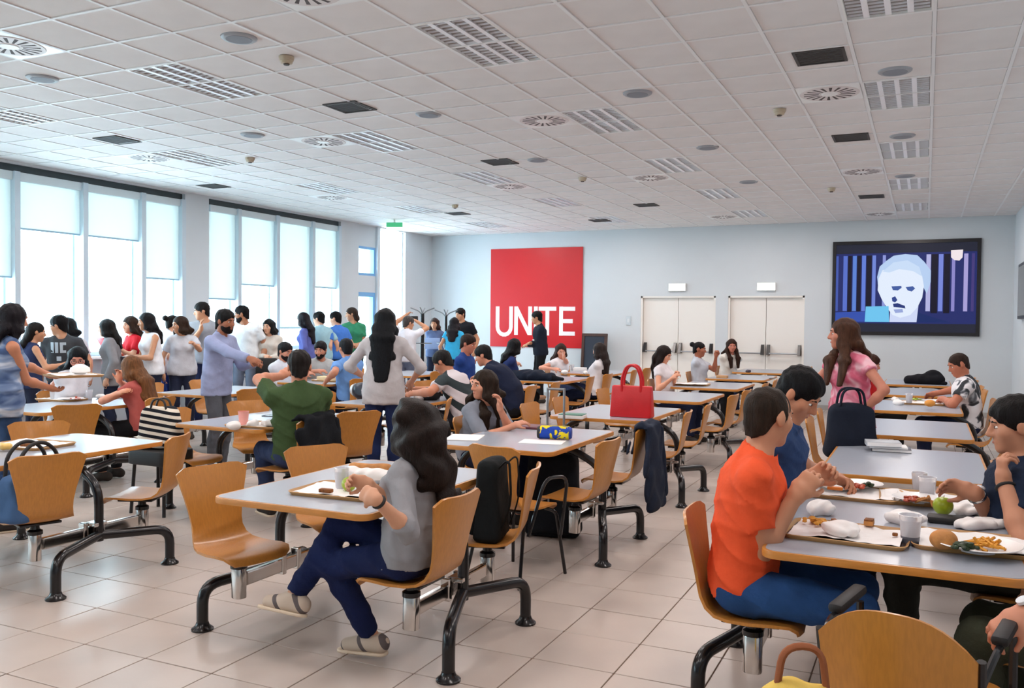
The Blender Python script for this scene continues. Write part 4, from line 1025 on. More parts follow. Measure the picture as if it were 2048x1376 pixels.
    info = dict(root=root, base=base, P=P, NB=NB, HC=HCn, top=Hd(0, -.01, .12), WR=WR, EL=EL, HDIR=HDIR, SH=SH, KN=KN, AN=AN, Rt=Rt, Fw=Fw, Rc=Rc, Fc=Fc, T3=T3, T2=T2, S1=S1, S2=S2, s=s, put=put, W=W, HF=HF, Hd=Hd)
    return info

def clampd(v, a, b): return max(a, min(b, v))
def sit(seat, px, label, dx=0.0, dy=0.0, **kw):
    """seat = (unit, side, end) or a world (x, y); lean and torso length are solved so that the head stands where the photo shows it"""
    if len(seat) == 3:
        cx, cy, _ = UNITS[seat[0]]; pos = np.array([cx+seat[1]*.565, cy+seat[2]*.38]); kw.setdefault('face', 180 if seat[1] > 0 else 0)
    else: pos = np.array(seat, float)
    pos = pos+np.array([dx, dy]); kw['pel'] = (pos[0], pos[1], 0); kw['pose'] = 'sit'
    ln, to = kw.pop('lean', 8), 1.0; l0, l1 = kw.pop('lrange', (-6, 42))
    if px is not None:
        for it in range(12):
            def e(a, b): return proj(person(label, dry=True, lean=a, torso=b, **kw))-np.array(px)
            r = e(ln, to); J = np.stack([e(ln+.5, to)-r, e(ln, to+.01)-r], 1)/np.array([.5, .01])
            try: d = np.linalg.solve(J.T@J+np.diag([3.0, 3000.0]), -J.T@r)
            except Exception: break
            ln = clampd(ln+clampd(d[0], -8, 8), l0, l1); to = clampd(to+clampd(d[1], -.05, .05), .80, 1.16)
        r = e(ln, to)
        if abs(r).max() > 7: print('sit off', label[:40], r.round(1), round(ln, 1), round(to, 2))
    return person(label, lean=ln, torso=to, **kw)
def stand(px, label, Y=None, X=None, H=None, **kw):
    p = aty(px[0], px[1], Y) if X is None else atx(px[0], px[1], X)
    H = H or clampd(p[2]-.012, 1.5, 1.92); kw['pose'] = 'stand'; pos = p[:2].copy()
    for it in range(4):
        t = person(label, dry=True, H=H, pel=(pos[0], pos[1], 0), **kw); pos += (p-t)[:2]; H = clampd(H+(p-t)[2], 1.5, 1.95)
    return person(label, H=H, pel=(pos[0], pos[1], 0), **kw)
# ------------------------------------------------------------------ the crowd
JE, NAVY, BLK, GRY = (38, 48, 80), (26, 34, 62), (24, 24, 28), (96, 98, 104)
DK, BR, BLD, BK = (30, 24, 22), (62, 42, 30), (150, 104, 62), (18, 18, 22)
S1_, S2_, S3_ = (222, 168, 138), (202, 146, 112), (176, 120, 90)
PP = {}
def camo(name, a, b, c, sc=6, thr=(.42, .56), stretch=(1, 1, 1)):
    m = bpy.data.materials.new(name); m.use_nodes = True; nt = m.node_tree; bs = nt.nodes['Principled BSDF']; bs.inputs['Roughness'].default_value = .85; bs.inputs['Specular IOR Level'].default_value = .2
    tc = nt.nodes.new('ShaderNodeTexCoord'); mp = nt.nodes.new('ShaderNodeMapping'); n = nt.nodes.new('ShaderNodeTexNoise'); r = nt.nodes.new('ShaderNodeValToRGB')
    mp.inputs['Scale'].default_value = stretch; n.inputs['Scale'].default_value = sc; n.inputs['Detail'].default_value = 2; n.inputs['Distortion'].default_value = .8
    r.color_ramp.elements[0].color = (*srgb(*a), 1); r.color_ramp.elements[0].position = thr[0]; r.color_ramp.elements[1].color = (*srgb(*b), 1); r.color_ramp.elements[1].position = thr[1]
    e = r.color_ramp.elements.new((thr[0]+thr[1])/2); e.color = (*srgb(*c), 1)
    nt.links.new(tc.outputs['Object'], mp.inputs[0]); nt.links.new(mp.outputs[0], n.inputs['Vector']); nt.links.new(n.outputs['Fac'], r.inputs[0]); nt.links.new(r.outputs[0], bs.inputs['Base Color']); return m
def stripes(name, a, b, period, duty=.5, direc=(0, 0, 1), dist=.0):
    m = bpy.data.materials.new(name); m.use_nodes = True; nt = m.node_tree; bs = nt.nodes['Principled BSDF']; bs.inputs['Roughness'].default_value = .85; bs.inputs['Specular IOR Level'].default_value = .2
    tc = nt.nodes.new('ShaderNodeTexCoord'); d = nt.nodes.new('ShaderNodeVectorMath'); d.operation = 'DOT_PRODUCT'; d.inputs[1].default_value = direc
    mu = nt.nodes.new('ShaderNodeMath'); mu.operation = 'DIVIDE'; mu.inputs[1].default_value = period; fr = nt.nodes.new('ShaderNodeMath'); fr.operation = 'FRACT'
    gt = nt.nodes.new('ShaderNodeMath'); gt.operation = 'GREATER_THAN'; gt.inputs[1].default_value = duty; mx = nt.nodes.new('ShaderNodeMix'); mx.data_type = 'RGBA'
    mx.inputs[6].default_value = (*srgb(*a), 1); mx.inputs[7].default_value = (*srgb(*b), 1)
    nt.links.new(tc.outputs['Object'], d.inputs[0]); nt.links.new(d.outputs['Value'], mu.inputs[0]); nt.links.new(mu.outputs[0], fr.inputs[0]); nt.links.new(fr.outputs[0], gt.inputs[0]); nt.links.new(gt.outputs[0], mx.inputs[0]); nt.links.new(mx.outputs[2], bs.inputs['Base Color']); return m

# -- foreground
M['sneaker'] = stripes('sneaker_panels', (202, 184, 166), (104, 96, 96), .105, .80, (.9, .1, .5))
PP['girl'] = sit(('A', 1, -1), (828, 797), 'woman in grey shirt and navy jeans eating in front, dark wavy hair, legs crossed', sex='f', H=1.62, face=182, head=160, hpitch=22,
    dx=-.045, dy=-.03, lh=('z', 752, 1008, .85), rh=('z', 738, 976, .85), lpole=(-.5, -.5, -.8), rpole=(.4, -.3, -.8), ldir=(.25, .9, .25), rdir=(-.3, .9, .2), lcurl=.75, rcurl=.75, lpalm=(.8, .1, -.3), rpalm=(-.8, .1, -.3),
    lf=('z', 742, 1280, .085), rf=('p', 588, 1192, 3.22), lkp=(-.1, 1, .35), rkp=(.0, .7, 1), skin=(214, 158, 126), hair=('curly', (44, 32, 28)), hairlen=.40, backhair=(.05, -.03, 0), top=((150, 150, 154), 'three'), bottom=((24, 36, 78), 'long'), shoes='sneaker', fine=True, watch=[(-1, 'band')])
PP['orange'] = sit(('R', -1, -1), (1537, 768), 'man in orange t-shirt and blue jeans eating at right front, seen from behind', H=1.76, face=4, twist=6, head=52, hpitch=6,
    dx=.02, rh=('z', 1592, 1000, .90), lh=('z', 1622, 972, .90), rpole=(.45, -.9, -.7), lpole=(-.5, -.2, -1), rdir=(-.25, .6, .75), ldir=(.15, .7, .7), rcurl=.6, lcurl=.6, rpalm=(-.9, .3, .1), lpalm=(.9, .3, .1),
    skin=(200, 142, 110), hair=('buzz', (58, 44, 34)), top=((240, 92, 52), 'short'), bottom=((46, 84, 140), 'long'), shoes=(92, 56, 44), fine=True)
PP['dark'] = sit(('R', -1, 1), (1597, 732), 'black haired man in blue shirt looking down at his tray behind the orange t-shirt', H=1.78, face=0, head=-12, hpitch=34,
    dx=-.02, rh=('z', 1632, 950, .81), lh=('z', 1668, 962, .80), rpole=(.7, -.3, -.3), lpole=(-.6, -.3, -.3), skin=(196, 134, 102), hair=('short', BK), top=((48, 72, 116), 'short'), bottom=(NAVY, 'long'), fine=True, rcurl=.5, lcurl=.5)
PP['edge'] = sit(('R', 1, 1), (2034, 790), 'dark haired man in navy shirt at the right edge, hand raised to mouth', H=1.76, face=180, head=186, hpitch=8,
    dx=-.12, lh=('p', 2008, 965, 4.08), lpole=(-.8, .3, -.45), ldir=(0, .12, 1), lpalm=(.3, -1, 0), lcurl=.75, rh=('z', 1950, 995, .85), rpole=(.6, -.4, -.7), rdir=(.2, .9, .25), rcurl=.45, rpalm=(-.8, .2, -.5),
    skin=(196, 138, 108), hair=('short', (26, 22, 22)), top=((28, 40, 62), 'short'), bottom=((54, 56, 52), 'long'), fine=True, watch=[(1, 'watch'), (-1, 'band')])
PP['near_right'] = sit(('R', 1, -1), None, 'person in olive trousers cut by the right edge, hand with steel watch on knee', H=1.74, face=176, head=170, lean=-8, dx=.16, dy=-.10,
    lh=('p', 2003, 1262, 3.02), lpole=(-.6, -.5, .2), lcurl=.5, rh=(.16, .22, .66), rf=(.12, .28, .085), lf=(-.12, .46, .085), skin=(206, 140, 112), hair=('short', BR), top=((70, 60, 58), 'short'), bottom=((52, 54, 40), 'long'), shoes=(60, 44, 36), fine=True, watch=[(-1, 'watch')])
PP['leaning'] = sit(('B', -1, 1), (968, 737), 'long haired woman in grey blouse leaning her cheek on her hand', sex='f', H=1.66, face=-22, head=238, hpitch=4, htilt=-6,
    dx=-.06, dy=.0, lrange=(-4, 26), lh=('p', 1000, 818, 6.0), lpole=(.35, .8, -.35), ldir=(.0, -.12, 1), lpalm=(.9, -.3, 0), lcurl=.45, rh=(-.02, .40, .78), skin=(214, 150, 122), hair=('front', (56, 42, 32)), hairlen=.46, top=((132, 138, 150), 'elbow'), bottom=(NAVY, 'long'), fine=True)
PP['green'] = sit(('I', 1, -1), (600, 700), 'man in olive green t-shirt seen from behind, elbow raised', H=1.78, face=146, head=128, hpitch=10,
    dx=.02, lh=('p', 562, 752, 5.62), lpole=(-1, .25, .30), ldir=(.8, .3, .5), lcurl=.7, lpalm=(.5, .6, -.3), rh=(.1, .42, .79), skin=(206, 140, 110), hair=('short', (40, 34, 32)), top=((66, 88, 54), 'short'), bottom=((58, 72, 108), 'long'), fine=True, wid=1.06)
PP['lilac'] = stand((450, 618), 'man standing in pale lilac shirt and grey trousers, arm stretched to the right', Y=6.82, face=12, head=4, hpitch=6,
    rh=('p', 556, 742, 6.66), rpole=(.5, -.4, -.8), rcurl=.3, lh=(-.1, .36, 1.12), lean=6, skin=(166, 106, 78), hair=('short', (26, 26, 28)), beard=(40, 30, 28), top=((158, 168, 204), 'long'), bottom=((92, 96, 104), 'long'), hem=.10, wid=1.05)
PP['white'] = stand((772, 615), 'woman standing with back turned, long black hair over pale grey shirt', Y=6.85, sex='f', face=112, head=108, lh=(-.20, .22, 1.02), rh=(.22, .20, 1.0), lpole=(-1, -.4, -.3), rpole=(1, -.4, -.3),
    skin=(206, 150, 124), hair=('long', (20, 24, 30)), hairlen=.60, top=((196, 192, 194), 'three'), bottom=((34, 48, 90), 'long'), hem=.10, wid=1.08)
PP['left'] = stand((26, 605), 'woman with very long dark hair in blue tie-dye top carrying a tray, left edge', Y=4.35, sex='f', face=70, head=84, rh=('p', 100, 776, 4.60), lh=('p', 118, 762, 4.92), rpole=(.3, -.6, -1), lpole=(-.5, -.2, -1), rcurl=.3, lcurl=.3, rpalm=(0, .1, 1), lpalm=(0, .1, 1),
    skin=(198, 132, 100), hair=('long', (30, 26, 34)), hairlen=.72, top=((100, 124, 160), 'none'), top_mat=camo('tie_dye_cotton', (72, 92, 130), (196, 202, 214), (120, 140, 172), 4.5, (.40, .66), (.8, .8, 2.2)), bottom=((54, 78, 116), 'long'), hem=.06, wid=1.06, fine=True)
PP['pink'] = stand((1688, 634), 'woman standing in pink patterned top with long brown hair, beside the books', Y=6.80, sex='f', face=225, head=190, hpitch=2, rh=(.16, .25, 1.0), lh=(-.22, .12, .95), lpole=(-1, -.3, -.2), rpole=(1, -.2, -.3),
    skin=(198, 128, 104), hair=('front', (92, 58, 40)), hairlen=.44, top=((226, 130, 150), 'cap'), top_mat=camo('pink_print', (214, 104, 130), (240, 190, 200), (228, 140, 160), 9, (.40, .62)), bottom=((28, 30, 40), 'long'), fine=True)
# -- seated, middle distance
PP['glasses'] = sit(('N', -1, 1), (155, 692), 'black haired woman with glasses writing at the table behind the standing left woman', sex='f', H=1.64, face=0, head=-40, hpitch=22, lrange=(0, 30), rh=('z', 104, 786, .78), lh=('z', 172, 772, .78), rpole=(.9, -.1, -.1), lpole=(-.9, .1, -.1), glasses=True, skin=(214, 144, 122), hair=('long', (18, 20, 28)), hairlen=.36, top=((226, 226, 232), 'cap'), bottom=(BLK, 'long'))
PP['blond'] = sit(('N', 1, 1), (262, 710), 'woman with long light brown hair seated with her hand at her face', sex='f', H=1.66, face=196, head=190, hpitch=16, lrange=(0, 36), rh=('p', 238, 762, 6.1), rpole=(.6, .3, -.2), rdir=(-.1, -.1, 1), lh=('p', 240, 786, 5.9), lpole=(-.6, .3, -.2), skin=(222, 150, 118), hair=('long', (146, 96, 56)), hairlen=.60, top=((180, 90, 84), 'cap'), bottom=(BLK, 'long'))
PP['striped'] = sit(('J', 1, 1), (886, 700), 'man in grey and dark striped polo bending over his table', H=1.78, face=176, head=186, hpitch=30, rh=('z', 838, 782, .80), lh=('z', 826, 790, .80), rcurl=.6, lcurl=.6, skin=(196, 130, 100), hair=('short', (38, 36, 36)), top=((200, 194, 200), 'short'), bottom=((44, 46, 56), 'long'), top_mat=stripes('rugby_stripes', (206, 198, 202), (52, 62, 66), .155, .56, (.52, 0, .85)))
PP['navyback'] = sit(('K', 1, -1), (962, 682), 'dark haired man in navy top behind the striped polo, face turned left', H=1.76, face=180, head=190, hpitch=18, rh=('z', 940, 762, .80), lh=('z', 946, 770, .80), skin=(206, 140, 112), hair=('short', (28, 28, 30)), top=((26, 34, 58), 'short'), bottom=(BLK, 'long'))
PP['navyfront'] = sit(('K', -1, 1), (936, 668), 'man in royal blue t-shirt facing right, leaning on his table', H=1.80, face=8, head=4, hpitch=14, rh=('z', 962, 735, .82), lh=('z', 965, 730, .82), skin=(190, 118, 94), hair=('short', (54, 34, 28)), top=((34, 62, 128), 'short'), bottom=(NAVY, 'long'))
PP['beard'] = sit(('P', -1, -1), (570, 684), 'bearded man in white shirt seated facing right', H=1.74, face=0, head=-6, hpitch=12, rh=('z', 608, 752, .80), lh=('z', 615, 746, .80), skin=(206, 142, 116), hair=('short', (34, 32, 34)), beard=(36, 30, 30), top=((224, 228, 238), 'short'), bottom=(JE, 'long'))
PP['facing'] = sit(('P', -1, 1), (642, 682), 'dark bearded man in grey vest over white sleeves facing the camera', H=1.72, face=-20, head=-72, hpitch=10, rh=('z', 634, 745, .84), lh=('z', 652, 740, .82), skin=(196, 134, 108), hair=('short', (34, 32, 34)), beard=(40, 32, 30), top=((186, 190, 190), 'short'), bottom=(JE, 'long'))
PP['bluetee'] = sit(('P', 1, -1), (692, 677), 'man in sky blue t-shirt seen from behind, seated', H=1.78, face=170, head=150, rh=('z', 668, 755, .79), lh=('z', 655, 762, .79), skin=(202, 138, 110), hair=('short', (34, 34, 38)), top=((108, 152, 212), 'short'), bottom=(NAVY, 'long'), wid=1.06)
PP['navywoman'] = sit(('L', -1, -1), (1030, 676), 'woman in dark blue top with black hair, back turned, behind the dark coats', sex='f', H=1.70, face=30, head=60, rh=('z', 1062, 738, .80), lh=('z', 1058, 730, .80), skin=(226, 164, 134), hair=('long', (22, 20, 26)), hairlen=.30, top=((40, 54, 104), 'cap'), bottom=(BLK, 'long'))
PP['handface'] = sit(('M', -1, -1), (1122, 686), 'woman in white top covering her face with one hand', sex='f', H=1.70, face=-20, head=-60, hpitch=18, wid=1.1, lh=('p', 1126, 712, 13.0), lpole=(-.4, .6, -.9), ldir=(0, -.2, 1), rh=('p', 1108, 738, 13.1), skin=(222, 156, 130), hair=('long', (68, 44, 36)), hairlen=.34, top=((236, 236, 242), 'cap'), bottom=(JE, 'long'))
PP['backhair'] = sit(('L', 1, 1), (1206, 685), 'woman with long dark hair over a white shirt, turned away to the left', sex='f', H=1.68, face=184, head=165, rh=('z', 1185, 742, .79), lh=('z', 1180, 746, .79), skin=(216, 156, 130), hair=('long', (56, 44, 42)), hairlen=.52, top=((234, 230, 234), 'short'), bottom=(NAVY, 'long'))
PP['whitetop'] = sit(('E', -1, -1), (1328, 690), 'dark haired woman in white t-shirt eating over a magazine', sex='f', H=1.70, face=-4, head=-8, hpitch=24, wid=1.12, rh=('p', 1345, 756, 11.2), lh=('p', 1352, 752, 11.5), rpole=(.4, -.2, -1), rcurl=.6, lcurl=.6, skin=(226, 162, 132), hair=('long', (44, 30, 28)), hairlen=.34, top=((230, 224, 228), 'cap'), bottom=(NAVY, 'long'))
PP['bun'] = sit(('F', -1, -1), (1390, 683), 'woman with black hair bun in grey t-shirt, fist raised', sex='f', H=1.70, face=0, head=4, wid=1.1, lh=('p', 1432, 712, 13.5), lpole=(-.2, .3, -1), ldir=(.1, .2, 1), lcurl=.9, rh=('z', 1420, 740, .79), skin=(170, 104, 78), hair=('bun', (26, 22, 24)), top=((190, 194, 204), 'short'), bottom=(BLK, 'long'))
PP['wall'] = sit(('G', -1, -1), (1464, 677), 'long haired woman in pale top facing the camera in front of the doors', sex='f', H=1.72, face=-40, head=-70, hpitch=8, wid=1.12, rh=('z', 1478, 722, .84), lh=('z', 1490, 720, .84), rcurl=.6, skin=(206, 130, 108), hair=('front', (66, 42, 30)), hairlen=.40, top=((226, 222, 214), 'three'), bottom=(NAVY, 'long'))
PP['redtop'] = sit(('V', -1, -1), (1742, 711), 'person in red top half hidden behind the pink woman', H=1.68, face=0, head=8, hpitch=14, rh=('z', 1766, 768, .79), lh=('z', 1770, 762, .79), skin=(206, 128, 104), hair=('short', (80, 46, 34)), top=((206, 34, 36), 'short'), bottom=(BLK, 'long'))
PP['camo'] = sit(('U', 1, 1), (1918, 704), 'man with cropped hair in black and white patterned t-shirt eating at right', H=1.78, face=184, head=200, hpitch=22, dx=-.04, rh=('z', 1872, 790, .80), lh=('z', 1888, 802, .79), rpole=(.9, -.1, -.2), lpole=(-.9, -.1, -.2), rcurl=.5, lcurl=.6, skin=(190, 116, 88), hair=('buzz', (64, 44, 36)), top=((220, 216, 218), 'short'), bottom=(JE, 'long'), top_mat=camo('black_white_print', (56, 58, 62), (232, 228, 230), (120, 122, 128), 7, (.42, .50)), wid=1.08)
# -- standing queue along the windows and far wall
FAR = dict(fine='far')
def q(px, label, **kw):
    d = dict(FAR); d.update(kw); return stand(px, label, **d)
PP['q1'] = q((72, 648), 'woman in navy and white tank top half hidden behind the left woman', X=-8.9, sex='f', face=70, head=60, skin=S2_, hair=('pony', DK), hairlen=.2, top=((46, 56, 92), 'none'), rh=(.2, .3, 1.05))
PP['q2'] = q((118, 630), 'man in charcoal t-shirt with pale letters and sunglasses in the queue', X=-9.0, face=-60, head=205, skin=S2_, hair=('short', BK), glasses=True, top=((66, 68, 72), 'short'), bottom=(JE, 'long'), wid=1.06)
PP['q3'] = q((134, 634), 'black haired woman behind the charcoal t-shirt man', X=-9.45, sex='f', face=-30, head=200, skin=S1_, hair=('long', BK), top=((216, 216, 222), 'short'))
PP['q4'] = q((213, 637), 'woman in pink top and long grey cardigan', X=-9.2, sex='f', face=225, head=215, skin=S1_, hair=('long', DK), top=((240, 160, 168), 'short'), over=(140, 138, 142))
PP['q5'] = q((260, 631), 'woman in red top holding a red folder in the queue', X=-9.35, sex='f', face=250, head=260, skin=S1_, hair=('long', BR), top=((200, 32, 44), 'short'), rh=(.05, .28, 1.15), lh=(-.12, .28, 1.2))
PP['q6'] = q((293, 624), 'woman in white sleeveless blouse with dark hair and bare arm', X=-8.9, sex='f', face=250, head=235, skin=S2_, hair=('long', (26, 22, 26)), top=((238, 240, 246), 'none'), lh=(-.02, .26, 1.08), rh=(.12, .26, 1.08), lpole=(-.8, -.3, -.6))
PP['q7'] = q((346, 629), 'woman in white top facing away beside a tall man', X=-9.2, sex='f', face=60, head=70, skin=S1_, hair=('bun', DK), top=((232, 234, 242), 'short'), bottom=((40, 60, 130), 'long'))
PP['q8'] = q((360, 631), 'brown haired woman with arm stretched forward in the queue', X=-8.75, sex='f', face=320, head=250, skin=S2_, hair=('long', BR), top=((200, 202, 210), 'short'), lh=(-.1, .45, 1.25))
PP['q9'] = q((404, 604), 'tall man in grey shirt with dark backpack strap, hand at chin', X=-9.25, face=-55, head=230, skin=S2_, hair=('short', DK), top=((158, 162, 170), 'short'), bottom=((36, 46, 84), 'long'), rh=(.02, .22, 1.42), rdir=(0, 0, 1), rpole=(.4, .2, -1))
PP['q10'] = q((484, 611), 'bearded man in white t-shirt standing behind the lilac shirt', X=-9.2, face=-70, head=215, skin=S3_, hair=('short', BK), beard=BK, top=((238, 244, 248), 'short'), bottom=((120, 130, 150), 'long'), wid=1.05)
PP['q11'] = q((537, 637), 'black haired woman in beige sweater with black shoulder bag', X=-8.9, sex='f', face=-60, head=-80, skin=S1_, hair=('long', BK), hairlen=.4, top=((214, 206, 196), 'long'), rh=(.02, .24, 1.02), lh=(-.04, .24, 1.0))
PP['q12'] = q((606, 624), 'woman in violet cardigan with long straight dark hair in the queue', X=-9.2, sex='f', face=200, head=190, skin=S1_, hair=('long', (30, 26, 36)), hairlen=.44, top=((96, 104, 172), 'long'))
PP['q13'] = q((638, 623), 'black haired person in pale teal shirt in the queue', X=-9.3, face=150, head=185, skin=S1_, hair=('short', BK), top=((160, 200, 212), 'short'))
PP['q14'] = q((671, 623), 'black haired person in bright blue t-shirt in the queue', X=-9.2, face=175, head=190, skin=S1_, hair=('short', BK), top=((72, 124, 208), 'short'), bottom=(NAVY, 'long'), wid=1.06)
PP['q15'] = q((703, 614), 'woman in green t-shirt with brown hair, arms bent', X=-9.2, sex='f', face=-50, head=220, skin=S2_, hair=('pony', BR), hairlen=.2, top=((58, 140, 104), 'short'), bottom=((44, 66, 70), 'long'), rh=(.0, .26, 1.12), lh=(-.02, .26, 1.14))
PP['q16'] = q((817, 632), 'person in white t-shirt holding up a camera beside the coat stands', Y=13.1, face=100, head=60, skin=S2_, hair=('short', (96, 88, 86)), top=((226, 226, 234), 'short'), bottom=((108, 116, 140), 'long'), lh=(-.12, .30, 1.66), rh=(.10, .28, 1.55))
PP['q17'] = q((869, 635), 'woman in slate sweater with arms folded beside the coat stand', Y=15.3, sex='f', face=-70, head=-75, skin=S2_, hair=('long', (74, 50, 44)), hairlen=.42, top=((92, 106, 140), 'long'), rh=(-.10, .20, 1.12), lh=(.10, .22, 1.08))
PP['q18'] = q((909, 634), 'woman in cyan sleeveless top seen from behind', Y=14.6, sex='f', face=100, head=110, skin=S2_, hair=('long', (40, 34, 40)), hairlen=.40, top=((60, 176, 226), 'cap'), bottom=(NAVY, 'long'))
PP['q19'] = q((921, 616), 'man in black t-shirt with small white chest print near the corner', Y=15.6, face=-80, head=-110, skin=S2_, hair=('short', DK), top=((26, 28, 34), 'short'), bottom=(BLK, 'long'))
PP['q20'] = q((1074, 622), 'man in black sweater with folded arms in front of the red poster', Y=15.6, face=215, head=190, skin=S2_, hair=('short', BK), top=((26, 32, 46), 'long'), bottom=(BLK, 'long'), rh=(-.10, .22, 1.16), lh=(.10, .24, 1.12))
# ------------------------------------------------------------------ things on tables, chairs and in hands
PH_ = [0.0]
def on(u, dx, dy, z=TZ):
    cx, cy, _ = UNITS[u]; return proj((cx+dx, cy+dy, z))
def lump(a=.006, f=1.0):
    PH_[0] += 1.7; p = PH_[0]
    return lambda X, Y, Z: a*(np.sin(f*(31*X+17*Y+9*Z+2*np.sin(19*Y+p)+p))*.6+np.sin(f*(23*Y-29*X+27*Z+2*np.sin(17*X+p)))*.6)
def soft(name, groups, h, m, parent, n=.004, f=1.0): return obj(name, sdf_mesh(name, groups, h, noise=lump(n, f)), m, parent)
TRAY_B = MB().prism(rrect(.43, .32, .04, 5), 0, .006).mesh('tray_base')
def _rim():
    m = MB(); o = rrect(.45, .34, .05, 5); i_ = rrect(.43, .32, .04, 5); n = len(o)
    V = [(x, y, .006) for x, y in i_]+[(x, y, .019) for x, y in o]+[(x*1.012, y*1.015, .017) for x, y in o]+[(x, y, 0) for x, y in i_]
    F = [(r*n+k, r*n+(k+1) % n, (r+1)*n+(k+1) % n, (r+1)*n+k) for r in range(3) for k in range(n)]
    return m.add(V, F).mesh('tray_rim', 50)
TRAY_R = _rim()
def _sheet(w, d, amp):
    NX, NY = 15, 11; V = []; ph = random.uniform(0, 6)
    for j in range(NY):
        for i in range(NX):
            x = -w/2+w*i/(NX-1); y = -d/2+d*j/(NY-1); e = max(abs(2*x/w), abs(2*y/d))
            V.append((x, y, .001+amp*max(0, .55+math.sin(21*x+9*y+ph)*math.sin(17*y-8*x+ph))+amp*1.2*max(0, e-.8)*5*random.random()))
    m = MB(); n = len(V)
    F = [(j*NX+i, j*NX+i+1, (j+1)*NX+i+1, (j+1)*NX+i) for j in range(NY-1) for i in range(NX-1)]
    return m.add(V, F).mesh('paper_sheet', 70)
def tray(px, py, label, rz=0.0, z=TZ, liner=True, m=None, at=None):
    p = atz(px, py, z) if at is None else at
    t = thing('serving_tray', label, 'tray', (p[0], p[1], z), rz, group='cafeteria trays')
    obj('tray_base', TRAY_B, m or M['tray'], t); obj('tray_rim', TRAY_R, M['tray_rim'] if m is None else m, t)
    if liner: obj('paper_liner', _sheet(.40, .29, .006), M['paper'], t, (0, 0, .008))
    return t
CUPM = MB().lathe([(.025, 0), (.028, .003), (.036, .10), (.038, .10), (.036, .097), (.027, .006), (.001, .006)], n=20).mesh('cup_wall', 40)
CUPB = MB().lathe([(.0285, .001), (.0305, .028), (.0300, .028)], n=20).mesh('cup_band', 40)
def cup(px, py, label, z=TZ, m=None, band=None, sc=1.0, at=None):
    p = atz(px, py, z) if at is None else at
    t = thing('drinking_cup', label, 'cup', (p[0], p[1], z), group='plastic cups'); o = obj('cup_wall', CUPM, m or M['cup'], t); 
    if o.data.materials[0] != (m or M['cup']): o.data = CUPM.copy(); o.data.materials[0] = m
    if band: obj('grey_drink', CUPB, band, t)
    if sc != 1: t.scale = (sc, sc, sc)
    return t
PLATE_ME = MB().lathe([(.055, 0), (.06, .003), (.115, .017), (.118, .019), (.116, .021), (.06, .008), (.001, .007)], n=32).mesh('plate', 40)
def plate(px, py, label, z=TZ+.012, sc=1.0):
    p = atz(px, py, z); t = thing('dinner_plate', label, 'plate', (p[0], p[1], z), group='white plates'); o = obj('plate_dish', PLATE_ME, M['plate'], t); obj('foot_ring', MB().lathe([(.054, -.004), (.056, .001)], n=24).mesh('foot'), M['plate'], t)
    t.scale = (sc, sc, sc); return t
def apple(px, py, label, z=TZ, r=.036):
    p = atz(px, py, z+r); t = thing('apple', label, 'apple', (p[0], p[1], z), group='green apples')
    pr = [(max(1e-4, r*math.sin(a)*(1-.06*math.cos(a))), r+r*-math.cos(a)*.95-(.25*r if a > 2.9 else 0)) for a in np.linspace(0, PI, 12)]
    obj('flesh', MB().lathe(pr, n=18).mesh('apple', 80), M['apple'], t); obj('stem', MB().tube([(0, 0, r*1.6), (.004, .002, r*2.1)], .0016, 5).mesh('stem'), M['cake'], t); return t
def crumple(px, py, label, z=TZ, r=.05, m=None, cat='napkin', name='paper_napkin', flat=.5):
    p = atz(px, py, z+r*flat*.6); t = thing(name, label, cat, (p[0], p[1], z))
    g = [Ell((random.uniform(-r, r)*.5, random.uniform(-r, r)*.5, r*flat*.8), (r*random.uniform(.5, .8), r*random.uniform(.5, .8), r*flat*.75), None, .02) for _ in range(4)]
    soft('crumpled_sheet', [g], .006, m or M['paper'], t, .005, 2.2); return t
def block(px, py, name, label, cat, dims, m, z=TZ, rz=0.0, bev=.004, m2=None):
    p = atz(px, py, z); t = thing(name, label, cat, (p[0], p[1], z), rz)
    obj('body_block', MB().box((-dims[0]/2, -dims[1]/2, 0), (dims[0]/2, dims[1]/2, dims[2])).mesh(name, 40, bevel=bev), m, t)
    if m2: obj('top_layer', MB().box((-dims[0]/2*.96, -dims[1]/2*.96, dims[2]), (dims[0]/2*.96, dims[1]/2*.96, dims[2]*1.25)).mesh('layer', 40, bevel=bev*.5), m2, t)
    return t
def heap(px, py, name, label, z, r, m, kind='sticks', n=16):
    p = atz(px, py, z); t = thing(name, label, 'food', (p[0], p[1], z)); b = MB()
    for k in range(n):
        a = random.uniform(0, 2*PI); q = r*math.sqrt(random.random()); c = (q*math.cos(a), q*math.sin(a), random.uniform(.006, .02)*(1.4-q/r))
        if kind == 'sticks':
            d = nrm((random.uniform(-1, 1), random.uniform(-1, 1), random.uniform(-.3, .4)))*.028; b.tube([np.array(c)-d, np.array(c)+d], .0055, 5)
        else:
            rr = random.uniform(.010, .018); b.lathe([(max(1e-4, rr*math.sin(x)*random.uniform(.8, 1.2)), c[2]-rr*.6*math.cos(x)) for x in np.linspace(0, PI, 5)], (c[0], c[1], 0), 7)
    obj('serving', b.mesh(name, 50), m, t, kind='stuff'); return t
def bread(px, py, label, z, r=(.045, .038, .03), m=None):
    p = atz(px, py, z+r[2]); t = thing('bread_roll', label, 'bread', (p[0], p[1], z)); soft('crust', [[Ell((0, 0, r[2]*.92), r)]], .006, m or M['bread'], t, .002); return t

